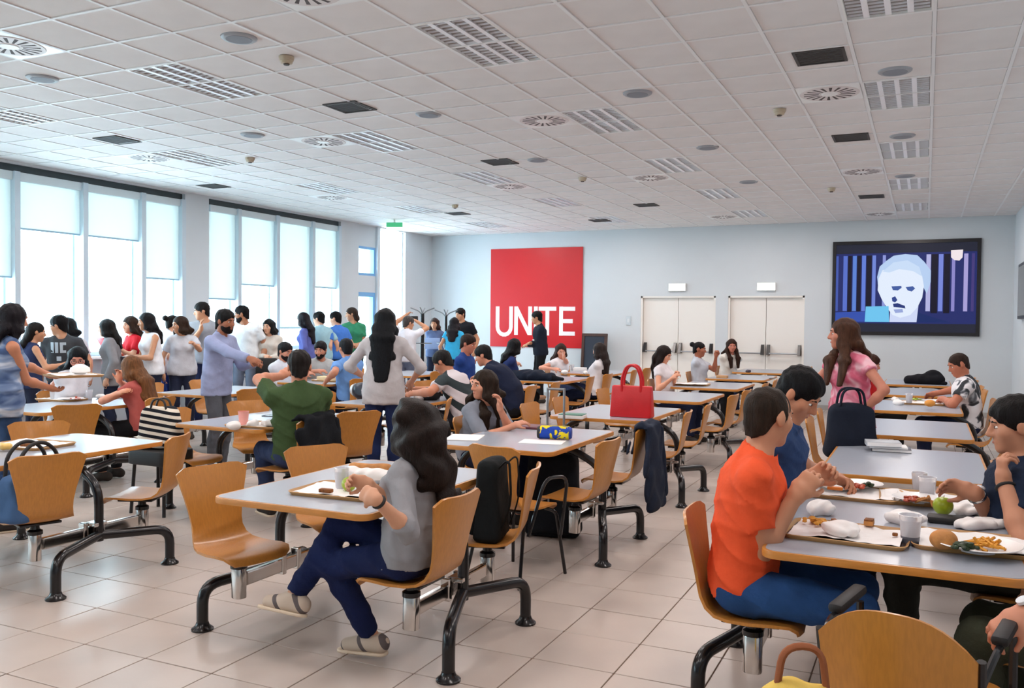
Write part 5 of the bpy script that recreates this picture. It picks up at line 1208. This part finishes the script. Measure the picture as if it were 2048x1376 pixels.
# -- table A: the woman in grey eats here
tray(690, 985, 'dark tray with white paper in front of the woman in grey shirt', rz=.05)
block(652, 985, 'cake_bar', 'small brown cake bar on the paper of the foreground tray', 'food', (.065, .03, .018), M['cake'], z=TZ+.022, rz=.1)
cup(683, 976, 'frosted white cup before the apple on the foreground tray', z=TZ+.016)
apple(698, 968, 'green apple behind the frosted cup on the foreground table', z=TZ+.012)
p = atz(742, 968, TZ+.02); t = thing('sandwich', 'golden sandwich in white wrapper held by the woman in grey', 'food', (p[0], p[1], TZ+.055), .1)
soft('bread', [[Cap((-.10, 0, .04), (.09, .0, .045), .026, .026, .01)]], .006, M['bread'], t, .003); soft('wrapper', [[Cap((-.11, -.02, .02), (.10, -.02, .02), .03, .028, .01, (0, 1, 0), .6)]], .006, M['paper'], t, .004, 1.6)
crumple(776, 958, 'crumpled white napkin behind the sandwich', z=TZ, r=.07)
# -- table B
p = atz(1107, 880, TZ); t = thing('pencil_case', 'round blue and yellow pencil case with black end', 'pencil case', (p[0]+.0, p[1]+.03, TZ), .25)
obj('tube_body', MB().tube([(-.105, 0, .048), (.10, 0, .048)], .046, 20).mesh('case_tube', 40), camo('blue_yellow_print', (36, 72, 170), (236, 214, 40), (30, 60, 150), 16, (.44, .52)), t)
obj('black_end', MB().tube([(-.125, 0, .048), (-.105, 0, .048)], [.040, .047], 20).mesh('case_end', 40), M['rubber'], t); obj('cap_end', MB().tube([(.10, 0, .048), (.118, 0, .048)], [.0465, .036], 20).mesh('case_cap', 40), plain((30, 60, 150), .5), t)
obj('zip', MB().tube([(-.10, .0, .095), (.10, 0, .095)], .003, 5).mesh('zip'), plain((240, 225, 60), .5), t)
block(1085, 884, 'paper_sheets', 'loose white paper sheets under the pencil case', 'paper', (.30, .21, .003), M['paper'], rz=.2, bev=.0005)
block(1056, 855, 'folder', 'flat maroon folder beside the leaning woman', 'folder', (.30, .20, .018), plain((112, 62, 72), .5), rz=-.05)
block(930, 876, 'notebook', 'open pale notebook on the left end of the pencil case table', 'notebook', (.24, .30, .008), M['paper'], rz=.3)
# -- table C: red handbag
p = atz(1257, 836, TZ); bx, by = p[0], p[1]+.10
red = mat('red_leather', srgb(206, 22, 32), .42, var=.12, vscale=9, bump=.15, bscale=120)
t = thing('handbag', 'large red leather handbag with two handles standing on a table', 'bag', (bx, by, TZ), .02)
w0, w1, dp, hh = .185, .178, .075, .275
bm_ = MB().add([(-w0, -dp, 0), (w0, -dp, 0), (w0, dp, 0), (-w0, dp, 0), (-w1, -dp*.45, hh), (w1, -dp*.45, hh), (w1, dp*.45, hh), (-w1, dp*.45, hh)], [(0, 3, 2, 1), (4, 5, 6, 7), (0, 1, 5, 4), (1, 2, 6, 5), (2, 3, 7, 6), (3, 0, 4, 7)])
obj('bag_body', bm_.mesh('bag_body', 50, bevel=.012), red, t)
for q in (-1, 1):
    hpts = [(-.085, q*.036, hh-.05), (-.088, q*.036, hh+.07), (-.05, q*.036, hh+.165), (0, q*.036, hh+.185), (.05, q*.036, hh+.165), (.088, q*.036, hh+.07), (.085, q*.036, hh-.05)]
    obj('handle', MB().tube(arc_path(hpts, .05, 4), .012, 8).mesh('bag_handle', 60), red, t)
block(1145, 836, 'book', 'closed book with white pages and green cover left of the red handbag', 'book', (.22, .16, .03), M['paper'], m2=plain((70, 128, 112), .5), rz=.1)
# -- grey tubular stand
p = aty(1112, 776, 6.86); t = thing('tray_stand', 'grey tubular metal stand between pencil case table and red handbag table', 'stand', (p[0], p[1], 0))
zt = p[2]
for q in (-1, 1):
    obj('post', MB().tube([(q*.075, 0, .0), (q*.075, 0, zt)], .011, 8).mesh('stand_post', 40), M['steel'], t); obj('foot', MB().tube([(q*.075, -.18, .012), (q*.075, .18, .012)], .012, 8).mesh('stand_foot', 40), M['steel'], t)
obj('crossbar', MB().tube([(-.075, 0, zt-.01), (.075, 0, zt-.01)], .011, 8).mesh('stand_bar', 40), M['steel'], t); obj('crossbar', MB().tube([(-.075, 0, .45), (.075, 0, .45)], .009, 8).mesh('stand_bar', 40), M['steel'], t)
# -- table H and its bag
tray(62, 892, 'pale tray with white paper on the left table behind the black handles', rz=.1, m=plain((222, 214, 206), .5))
block(55, 893, 'cake_bar', 'brown chocolate bar on the pale tray at left', 'food', (.085, .035, .02), M['cake'], z=TZ+.022, rz=.2)
crumple(12, 893, 'yellow and white snack wrapper at the left edge', z=TZ+.016, r=.04, m=plain((238, 196, 110), .5), cat='wrapper', name='snack_wrapper')
bluef_ = cloth((70, 100, 140)); cx, cy, _ = UNITS['H']
t = thing('tote_bag', 'blue fabric bag with tall black handles on the near left chair', 'bag', (cx+.54, cy-.40, SEATZ+.014), .05)
soft('bag_body', [[Box((0, -.02, .13), (.095, .20, .13), .04, None, .02, (.3, .12))]], .012, bluef_, t, .004)
for q in (-1, 1): obj('handle', MB().tube(arc_path([(q*.05, -.16, .16), (q*.05, -.145, .36), (q*.05, -.07, .43), (q*.05, .02, .43), (q*.05, .10, .36), (q*.05, .115, .16)], .07, 5), .011, 8).mesh('bag_handle', 60), M['rubber'], t)
# -- table I
tray(520, 852, 'dark tray with crumpled papers and pink cup on the left middle table', rz=.12)
cup(487, 852, 'pink cup on the left middle table', z=TZ, m=plain((244, 170, 160), .4), sc=1.15)
crumple(468, 853, 'crumpled white napkin left of the pink cup', r=.06); crumple(506, 848, 'crumpled paper right of the pink cup', z=TZ+.01, r=.05); crumple(540, 846, 'folded white paper on the tray by the pink cup', z=TZ+.012, r=.07, flat=.3)
block(552, 832, 'tablet', 'dark flat tablet lying before the green shirt', 'tablet', (.20, .14, .008), plain((60, 72, 88), .2), rz=.2)
# -- table N
tray(128, 800, 'tray of papers and leftovers before the woman with glasses', rz=.05, m=plain((196, 182, 170), .5)); cup(178, 800, 'white cup near the corner of the table with woman in glasses'); plate(142, 800, 'white plate on the tray of the woman with glasses')
heap(150, 798, 'food_scraps', 'orange leftovers on the plate by the woman with glasses', TZ+.024, .05, M['sauce'], 'blobs', 9); crumple(205, 794, 'crumpled tissue at the right end of that left table', r=.05); cup(107, 800, 'clear cup at the elbow of the woman with glasses')
# tray carried by the left woman
Lw = PP['left']; hc = (Lw['WR'][1]+Lw['WR'][-1])/2+Lw['Fw']*.16+Lw['Rt']*.05; zt = hc[2]+.035
t = tray(0, 0, 'tray carried by the standing woman at the left edge', rz=math.radians(-20), z=zt, at=hc, liner=True, m=plain((206, 176, 146), .45))
plate_p = hc+np.array([.02, .05, 0]); t = thing('dessert_bowl', 'white domed bowl on the carried tray', 'bowl', (plate_p[0], plate_p[1], zt+.016)); obj('bowl_wall', MB().lathe([(.035, 0), (.075, .02), (.07, .05), (.03, .075), (.001, .08)], n=20).mesh('bowl', 60), M['plate'], t); obj('base_ring', MB().lathe([(.034, -.005), (.036, .001)], n=16).mesh('ring'), M['plate'], t)
# -- table P
tray(662, 762, 'tray with food box before the sky blue t-shirt', m=plain((88, 70, 62), .5)); block(655, 760, 'food_carton', 'open pale yellow food carton by the sky blue t-shirt', 'carton', (.24, .16, .05), plain((238, 214, 170), .6), z=TZ+.016); heap(640, 757, 'bread_pieces', 'golden bread pieces beside the food carton', TZ+.016, .06, M['fries'], 'blobs', 8)
# -- table J
navyl = plain((28, 38, 54), .35)
p = atz(735, 799, TZ); t = thing('handbag', 'dark blue bag with pale end behind the green shirt', 'bag', (p[0], p[1]+.12, TZ), .1)
soft('bag_body', [[Cap((-.16, 0, .085), (.16, 0, .085), .085, .10, .02), Cap((-.14, 0, .04), (.18, 0, .04), .07, .07, .02, (0, 1, 0), .7)]], .012, navyl, t, .003); obj('pale_end', MB().tube([(-.262, 0, .085), (-.225, 0, .085)], [.052, .072], 16).mesh('end', 40), plain((214, 224, 232), .5), t); obj('handle', MB().tube(arc_path([(-.08, 0, .16), (-.06, 0, .25), (.06, 0, .25), (.08, 0, .17)], .05), .008, 6).mesh('handle', 60), navyl, t)
p = atz(858, 800, TZ); t = thing('waist_bag', 'small black bag with white patch before the striped polo', 'bag', (p[0], p[1], TZ), .3); soft('pouch', [[Ell((0, 0, .06), (.13, .09, .075))]], .01, M['rubber'], t, .004); obj('white_patch', MB().prism(rrect(.05, .04, .01, 3), .0, .006).xform(Matrix.Translation((0, -.083, .06)) @ Matrix.Rotation(PI/2, 4, 'X')).mesh('patch'), M['paper'], t)
crumple(838, 797, 'bright paper near the hands of the striped polo', r=.06); cup(874, 800, 'grey cup beside the striped polo', m=plain((180, 186, 196), .3))
# -- table K/L: coats
p = atz(1062, 760, TZ); ck = cloth((26, 34, 50))
t = thing('folded_coats', 'pile of dark navy coats laid along a table before the red poster', 'coat', (p[0], p[1], TZ))
soft('lower_coat', [[Cap((-.42, .0, .05), (.10, .02, .06), .075, .085, .04, (0, 1, 0), .5), Cap((-.10, .05, .06), (.30, .0, .05), .07, .06, .04, (0, 1, 0), .5)]], .014, ck, t, .008); soft('sleeve', [[Cap((.22, -.02, .05), (.50, -.05, .03), .05, .028, .04)]], .012, cloth((18, 20, 28)), t, .005)
block(1160, 742, 'food_box', 'white cardboard food box before the woman hiding her face', 'box', (.20, .14, .06), M['paper']); crumple(1130, 745, 'crumpled paper on the table before the poster', r=.07); crumple(1172, 746, 'second crumpled paper right of the white food box', r=.05)
cup(1144, 741, 'clear cup behind the white food box')
# -- table E and F
p = atz(1382, 771, TZ); tray(1385, 770, 'dark tray under the white magazine', rz=.1); t = thing('magazine', 'open white magazine on the tray of the woman in white t-shirt', 'magazine', (p[0], p[1], TZ+.022), .15); obj('left_page', _sheet(.20, .28, .004), M['paper'], t, (-.10, 0, 0)); obj('right_page', _sheet(.20, .28, .004), M['paper'], t, (.10, 0, 0))
block(*on('F', -.22, -.42), 'food_box', 'brown cardboard box by the woman with the bun', 'box', (.16, .12, .04), plain((196, 150, 104), .7)); crumple(*on('G', -.22, -.35), 'dark crumpled wrapper at the table by the doors', r=.05, m=plain((70, 66, 84), .5), cat='wrapper', name='snack_wrapper')
block(1545, 757, 'smartphone', 'dark phone lying on the far table edge', 'phone', (.08, .15, .009), plain((50, 52, 58), .2)); 
# -- table U, V
tray(1845, 808, 'dark tray before the patterned t-shirt', rz=-.05); plate(1868, 804, 'white plate before the patterned t-shirt'); bread(1860, 806, 'round orange bread roll on the tray at the patterned t-shirt', TZ+.03, (.05, .045, .036), plain((226, 150, 60), .6)); cup(1818, 806, 'clear cup on the tray at the patterned t-shirt', z=TZ+.016); heap(1832, 800, 'salad', 'bright green salad on the tray at the patterned t-shirt', TZ+.016, .05, M['apple'], 'blobs', 9); crumple(1796, 806, 'crumpled tissue left of the clear cup at the far right table', r=.06); crumple(1790, 800, 'second tissue behind the first at the far right table', r=.05)
p = np.array(UNITS['W'][:2]+(TZ,))+(.10, -.30, 0); t = thing('folded_jacket', 'black jacket lying on the table below the wall screen', 'jacket', (p[0], p[1], TZ)); soft('jacket_heap', [[Cap((-.20, 0, .05), (.16, 0, .07), .07, .10, .03, (0, 1, 0), .7), Ell((.10, 0, .13), (.11, .10, .07))]], .014, cloth((20, 20, 26)), t, .006); soft('sleeve', [[Cap((.10, -.06, .03), (.26, -.10, .025), .035, .028)]], .012, cloth((20, 20, 26)), t, .003)
# -- table S: books
bp = atz(1772, 902, TZ)
for k, (w, d, h, m, lab, dx) in enumerate(((.24, .17, .022, plain((64, 62, 74), .4), 'lowest grey book of the stack on the second right table', .03), (.23, .16, .014, M['paper'], 'white pages in the middle of the book stack', .01), (.21, .15, .030, plain((176, 180, 186), .5), 'thick pale grey book on top of the stack', -.02))):
    zz = TZ+(0, .023, .038)[k]; t = thing('book', lab, 'book', (bp[0]+dx, bp[1]+dx, zz), .05+.05*k, group='stacked books'); obj('cover', MB().box((-w/2, -d/2, 0), (w/2, d/2, h)).mesh('book_cover', 40, bevel=.002), m, t); obj('pages', MB().box((-w/2+.004, -d/2-.001, .003), (w/2+.001, d/2-.004, h-.003)).mesh('pages'), M['paper'], t)
# -- table R
tray(1695, 1072, 'large tray of white paper and scraps before the orange t-shirt', rz=-.06); tray(1955, 1092, 'tray with plate of chips and greens at the right front corner', rz=.0); tray(1702, 990, 'tray before the man in blue shirt', rz=-.04); tray(1862, 1002, 'tray with plate and apple at the far right seat', rz=.05)
heap(1625, 1046, 'pasta', 'yellow green pasta on the tray before the orange t-shirt', TZ+.018, .05, M['fries'], 'blobs', 14); block(1672, 1046, 'cake_bar', 'thin dark brown stick on the paper before the orange t-shirt', 'food', (.02, .075, .012), M['cake'], z=TZ+.022, rz=.4); block(1738, 1050, 'cake_bar', 'small brown and cream wafer on the paper tray at right front', 'food', (.035, .05, .02), M['bread'], z=TZ+.022, m2=M['cake'], rz=-.1); crumple(1700, 1062, 'white wrinkled wrapping on the front right tray', z=TZ+.018, r=.085, flat=.3)
block(1790, 1072, 'cake_crumb', 'tiny brown cake piece at the corner of the front right tray', 'food', (.02, .02, .012), M['cake'], z=TZ+.022)
crumple(1642, 1020, 'crumpled white napkin beside the hands of the orange t-shirt', r=.055, flat=.7); plate(1682, 978, 'plate with carrot before the man in blue shirt', z=TZ+.018, sc=.85); block(1670, 980, 'carrot_piece', 'orange carrot piece on the far left plate', 'food', (.07, .02, .016), plain((236, 128, 40), .5), z=TZ+.042); plate(1722, 972, 'plate with red sauce and greens before the man in blue shirt', z=TZ+.018, sc=.9); heap(1712, 974, 'stew', 'red stew on the plate before the man in blue shirt', TZ+.038, .035, M['sauce'], 'blobs', 9); heap(1736, 974, 'spinach', 'dark greens beside the red stew', TZ+.038, .028, M['greens'], 'blobs', 8)
plate(1836, 1002, 'plate with red vegetables beside the green apple', z=TZ+.018, sc=.95); heap(1826, 1002, 'vegetables', 'red and orange vegetables on the plate by the apple', TZ+.038, .04, M['sauce'], 'blobs', 10); heap(1850, 1004, 'vegetables', 'brown pieces on the plate by the apple', TZ+.038, .03, M['bread'], 'sticks', 7); apple(1886, 1012, 'large yellow green apple on the right front table', z=TZ+.006, r=.042)
cup(1820, 1088, 'tall frosted cup with grey drink at the middle of the right front table', band=plain((96, 100, 112), .2), sc=1.12); cup(1854, 1000, 'white cup at the far end of the right front table', sc=1.1); cup(1838, 985, 'white cup left of the far cup at right front'); 
t = block(1896, 1046, 'wallet', 'soft black wallet behind the bread roll', 'wallet', (.16, .09, .03), M['rubber'], bev=.012); crumple(1950, 1050, 'white napkin right of the black wallet', r=.07, flat=.35); crumple(1810, 1040, 'crumpled paper behind the frosted cup', r=.075, flat=.45); crumple(1985, 1048, 'torn white wrapper near the forearm at right', r=.05, flat=.4); crumple(1935, 1022, 'pale rolled tissue before the apple', r=.06, flat=.4)
bread(1888, 1078, 'round golden bread roll at the right front', TZ+.012, (.048, .046, .038)); plate(1955, 1098, 'oval white plate of chips and greens at right front', z=TZ+.018, sc=1.25); heap(1968, 1092, 'chips', 'golden chips on the right front plate', TZ+.042, .055, M['fries'], 'sticks', 22); heap(1932, 1098, 'spinach', 'dark spinach on the right front plate', TZ+.042, .045, M['greens'], 'blobs', 16)
# -- bags and jackets on chairs
def backpack(name, label, loc, rz, w, d, h, m, strap=True, fine=.011):
    t = thing(name, label, 'bag', loc, rz)
    soft('bag_body', [[Box((0, 0, h*.5), (w*.5, d*.5, h*.5), min(w, d)*.22, None, .02, (.16, .30)), Ell((0, -.01, h*.80), (w*.40, d*.36, h*.20), None, .03)]], fine, m, t, .005, .7)
    soft('front_pocket', [[Box((0, d*.50, h*.27), (w*.38, d*.16, h*.20), d*.10, None, .02, (.1, .1))]], fine, m, t, .003)
    if strap:
        obj('zip_pull', MB().box((-.006, d*.70, h*.42), (.006, d*.72, h*.55)).mesh('zip_pull'), M['steel'], t)
        for q in (-1, 1): obj('strap', MB().tube(arc_path([(q*w*.25, -d*.3, h*.88), (q*w*.30, -d*.75, h*1.05), (q*w*.32, -d*.85, h*.5), (q*w*.30, -d*.5, h*.15)], .1), .012, 6, flat=.4).mesh('strap', 60), m, t)
    return t
blackf = cloth((22, 26, 28)); cx, cy, _ = UNITS['A']
backpack('backpack', 'black backpack on the chair seat behind the woman in grey shirt', (cx+.53, cy+.37, SEATZ+.010), math.radians(100), .27, .15, .42, blackf)
# loose chairs by the pencil case table
def four_leg_chair(x, y, deg, label, arms=False):
    t = thing('stacking_chair', label, 'chair', (x, y, 0), math.radians(deg-90))
    obj('seat_shell', SHELL, M['wood'], t, (0, -.01, SEATZ+.01))
    for sx in (-1, 1):
        obj('leg', MB().tube(arc_path([(sx*.12, .12, SEATZ-.01), (sx*.17, .17, SEATZ-.03), (sx*.21, .22, .0)], .04), .011, 8).mesh('chair_leg', 40), M['black'], t)
        obj('leg', MB().tube(arc_path([(sx*.12, -.10, SEATZ-.01), (sx*.17, -.15, SEATZ-.03), (sx*.21, -.24, .0)], .04), .011, 8).mesh('chair_leg', 40), M['black'], t)
        if arms: obj('armrest', MB().tube(arc_path([(sx*.20, .18, .25), (sx*.25, .18, .62), (sx*.25, -.05, .64), (sx*.21, -.16, .3)], .08), .011, 8).mesh('armrest', 40), M['black'], t)
    obj('seat_plate', PLATE, M['black'], t, (0, -.01, SEATZ+.01)); return t
bk = atz(982, 890, .835)[:2]; a_ = math.radians(76)
four_leg_chair(bk[0]+.26*math.cos(a_), bk[1]+.26*math.sin(a_), 76, 'loose plywood chair with thin black legs left of the pencil case', arms=True)
backpack('rucksack', 'big black rucksack standing under the table with the pencil case', (-2.46, 6.0, .003), math.radians(190), .42, .24, .60, cloth((18, 22, 28)))
def draped(seat, name, label, m, w, front, back, cat='jacket', top=.845, n=.008, dz=0):
    ch = CHAIRS[seat]; t = thing(name, label, cat, tuple(ch.location), ch.rotation_euler[2])
    yb = -.285
    g = [Cap((-w, yb+.025, top), (w, yb+.025, top), .022, .022, .02), Cap((-w*.2, yb-.02, top-.02), (-w*.1, yb-.055, top-back), .026, .035, .03, (1, 0, 0), .026/w), Cap((w*.3, yb-.02, top-.02), (w*.35, yb-.05, top-back*.8), .022, .03, .03, (1, 0, 0), .04/w),
         Cap((0, yb+.065, top-.02), (0, yb+.10, top-front), .020, .022, .03, (1, 0, 0), .02/w)]
    soft('draped_cloth', [g], .012, m, t, n); soft('hanging_sleeve', [[Cap((w*.8, yb-.03, top-.05), (w*.95, yb-.06, top-back*.9), .030, .034)]], .012, m, t, n*.5); return t
draped(('B', 1, 1), 'hanging_jacket', 'long navy jacket hanging over a chair back below the red handbag', cloth((34, 42, 60)), .17, .2, .58)
draped(('I', 1, -1), 'hanging_jacket', 'black jacket over the chair back of the green shirt man', cloth((18, 22, 28)), .20, .12, .38)
draped(('S', -1, -1), 'glare_cloth', 'white cloth added for the glare on a chair left of the books', cloth((236, 230, 224)), .10, .15, .36, cat='cloth')  # added cloth, its white stands in for glare on the chair edges
# striped bag
ch = CHAIRS['N', 1, 1]; sm = stripes('bag_stripes', (232, 222, 206), (28, 30, 38), .052, .5, (.15, .1, 1))
p = aty(322, 872, 5.25); t = thing('striped_bag', 'large black and white striped cloth bag beside the blond woman', 'bag', (p[0], p[1], .52), .3)
soft('bag_body', [[Box((0, 0, .17), (.19, .10, .17), .06, None, .03, (.22, .35)), Cap((-.15, 0, .05), (-.21, -.02, .05), .05, .04, .03)]], .011, sm, t, .007, .8)
for q in (-1, 1): obj('handle', MB().tube(arc_path([(-.07, q*.04, .30), (-.05, q*.04, .40), (.05, q*.04, .40), (.07, q*.04, .30)], .06), .009, 6).mesh('handle', 60), M['rubber'], t)
t2 = CHAIRS['I', -1, -1]
stool = thing('support_stool', 'black padded stool added to carry the striped bag', 'stool', (p[0], p[1], 0)); obj('cushion', MB().prism(rrect(.42, .34, .06, 5), .40, .516).mesh('cushion', 40, bevel=.015), M['rubber'], stool)  # added stool at the dark shape below the bag, holds it up
for sx in (-1, 1):
    for sy in (-1, 1): obj('leg', MB().tube([(sx*.16, sy*.12, .40), (sx*.18, sy*.14, 0)], .014, 8).mesh('leg', 40), M['black'], stool)
# bag of the pink woman
pk = PP['pink']; hb = (pk['WR'][1]+pk['WR'][-1])/2; p = aty(1702, 850, hb[1]-.10)
t = thing('tote_bag', 'dark navy tote bag held before the pink top woman', 'bag', (p[0], p[1]-.05, p[2]-.20), math.radians(30)); soft('bag_body', [[Box((0, 0, .17), (.19, .085, .18), .05, None, .02, (.22, .35))]], .012, cloth((28, 34, 48)), t, .010, .7)
for q in (-1, 1): obj('handle', MB().tube(arc_path([(-.09, q*.03, .34), (-.07, q*.03, .46), (.07, q*.03, .46), (.09, q*.03, .34)], .06), .009, 6).mesh('handle', 60), cloth((28, 34, 48)), t)
# -- foreground armchair with plywood back, and a yellow bag at the bottom edge
p = CPOS+ray(1800, 1212)*2.52; ax_, ay_ = p[0], p[1]
t = thing('armchair', 'plywood backed chair with black armrests cut by the bottom edge', 'chair', (ax_, ay_, 0), math.radians(-12))
def curved_panel(w0, w1, zb, zt, bow, th=.012, r=.08, NU=16, NV=10):
    V = []; F = []
    for side in (0, 1):
        for j in range(NV):
            v = j/(NV-1); w = w0+(w1-w0)*v; z = zb+(zt-zb)*v
            for i in range(NU):
                u = -1+2*i/(NU-1); k = 1.0
                ztop = z-(.10*abs(u)**2.6*max(0, (v-.3)/.7)); zz = ztop+ .04*abs(u)**3*max(0, .3-v)
                V.append((u*w*(1-.05*max(0, v-.6)), -bow*(1-u*u)-.06*v+(th if side else 0), zz))
    n = NU*NV
    for j in range(NV-1):
        for i in range(NU-1):
            a = j*NU+i; F += [(a, a+1, a+NU+1, a+NU), (n+a, n+a+NU, n+a+NU+1, n+a+1)]
    for j in range(NV-1):
        for i in (0, NU-1): a = j*NU+i; F.append((a, a+NU, n+a+NU, n+a) if i == 0 else (a, n+a, n+a+NU, a+NU))
    for i in range(NU-1):
        F.append((i, n+i, n+i+1, i+1)); a = (NV-1)*NU+i; F.append((a, a+1, n+a+1, n+a))
    return MB().add(V, F)
ztop = p[2]
obj('backrest', curved_panel(.195, .215, ztop-.36, ztop, .03).mesh('backrest', 50), M['wood'], t)
obj('seat', MB().prism(rrect(.42, .42, .06, 5), .435, .45).xform(Matrix.Translation((0, .24, 0))).mesh('seat', 40, bevel=.004), M['wood'], t)
for sx in (-1, 1):
    obj('back_post', MB().tube(arc_path([(sx*.21, .03, .0), (sx*.21, .02, .45), (sx*.215, -.03, ztop-.10)], .05), .013, 8).mesh('back_post', 40), M['black'], t)
    obj('leg', MB().tube([(sx*.23, .46, .0), (sx*.23, .44, .63)], .013, 8).mesh('front_leg', 40), M['black'], t)
    obj('arm_rail', MB().tube(arc_path([(sx*.215, .0, .60), (sx*.23, .10, .655), (sx*.23, .44, .655)], .04), .011, 8).mesh('arm_rail', 40), M['black'], t)
    obj('armrest', MB().box((sx*.23-.024, .16, .658), (sx*.23+.024, .44, .69)).mesh('arm_pad', 40, bevel=.012), M['rubber'], t)
    obj('side_rail', MB().tube([(sx*.22, .03, .40), (sx*.23, .44, .42)], .011, 8).mesh('side_rail', 40), M['black'], t)
p = CPOS+ray(1603, 1382)*2.35
t = thing('shopping_bag', 'pale yellow cloth bag at the bottom edge beside the armchair', 'bag', (p[0], p[1], 0), .4)
soft('bag_body', [[Cap((0, 0, .10), (0, 0, p[2]-.06), .10, .085, .03, (1, 0, 0), .62)]], .012, cloth((226, 192, 96)), t, .008); obj('handle', MB().tube(arc_path([(-.07, 0, p[2]-.03), (-.05, 0, p[2]+.12), (.05, 0, p[2]+.12), (.07, 0, p[2]-.03)], .06), .010, 6).mesh('handle', 60), cloth((150, 90, 60)), t)
# -- things the queue holds
def held(key, name, label, cat, dims, m, fwd=.05, dz=0, dr=0, tilt=0.0, m2=None):
    i_ = PP[key]; c = (i_['WR'][1]+i_['WR'][-1])/2+i_['Fw']*(fwd+.05)+i_['Rt']*dr+np.array([0, 0, dz]); t = thing(name, label, cat, tuple(c), math.atan2(i_['Fw'][1], i_['Fw'][0])-PI/2)
    obj('body_block', MB().box((-dims[0]/2, -dims[1]/2, -dims[2]/2), (dims[0]/2, dims[1]/2, dims[2]/2)).xform(Matrix.Rotation(tilt, 4, 'X')).mesh(name, 40, bevel=min(dims)*.2), m, t)
    if m2: obj('front_panel', MB().box((-dims[0]/2*.8, dims[1]/2, -dims[2]/2*.8), (dims[0]/2*.8, dims[1]/2+.006, dims[2]/2*.8)).xform(Matrix.Rotation(tilt, 4, 'X')).mesh('panel'), m2, t)
    return t
held('q5', 'document_folder', 'bright red folder held by the woman in red top', 'folder', (.24, .02, .32), plain((206, 26, 40), .4), tilt=-.5)
held('q11', 'shoulder_bag', 'black shoulder bag of the woman in beige sweater', 'bag', (.30, .10, .26), M['rubber'], dz=-.14)
held('q16', 'camera', 'dark camera held up beside the coat stands', 'camera', (.13, .06, .09), M['rubber'], fwd=.08, m2=M['steel'])
held('q17', 'document_folder', 'pale blue folder held by the woman in slate sweater', 'folder', (.30, .02, .22), plain((150, 172, 214), .5), dz=.02)
held('q6', 'handbag', 'small dark clutch bag held by the woman in white blouse', 'bag', (.22, .05, .12), plain((60, 60, 70), .5), dz=-.05)
# prints on shirts
def chest_print(key, quads, m, dist=.138):
    i_ = PP[key]; s = i_['s']; c = i_['S2']+i_['T2']*.02*s+i_['Fc']*dist*s-i_['base']; b = MB()
    for (x0, z0, x1, z1) in quads:
        P4 = []
        for x, z in ((x0, z0), (x1, z0), (x1, z1), (x0, z1)): P4.append(c-i_['Rc']*x+i_['T3']*z-i_['Fc']*(x*x*2.2))
        b.add([tuple(p) for p in P4]+[tuple(p-i_['Fc']*.012) for p in P4], [(0, 1, 2, 3), (7, 6, 5, 4), (0, 4, 5, 1), (1, 5, 6, 2), (2, 6, 7, 3), (3, 7, 4, 0)])
    obj('chest_print', b.mesh('chest_print'), m, i_['root'])
chest_print('q2', [(-.085, .0, -.05, .12), (-.035, .0, .0, .12), (.02, .09, .08, .12), (.02, .03, .05, .09), (.02, .0, .08, .03), (-.02, -.09, .03, -.04)], plain((190, 204, 214), .6))
chest_print('q19', [(-.07, .02, -.02, .09)], plain((200, 204, 214), .6)); chest_print('q20', [(.0, -.12, .07, -.07)], plain((230, 228, 222), .5), .15)
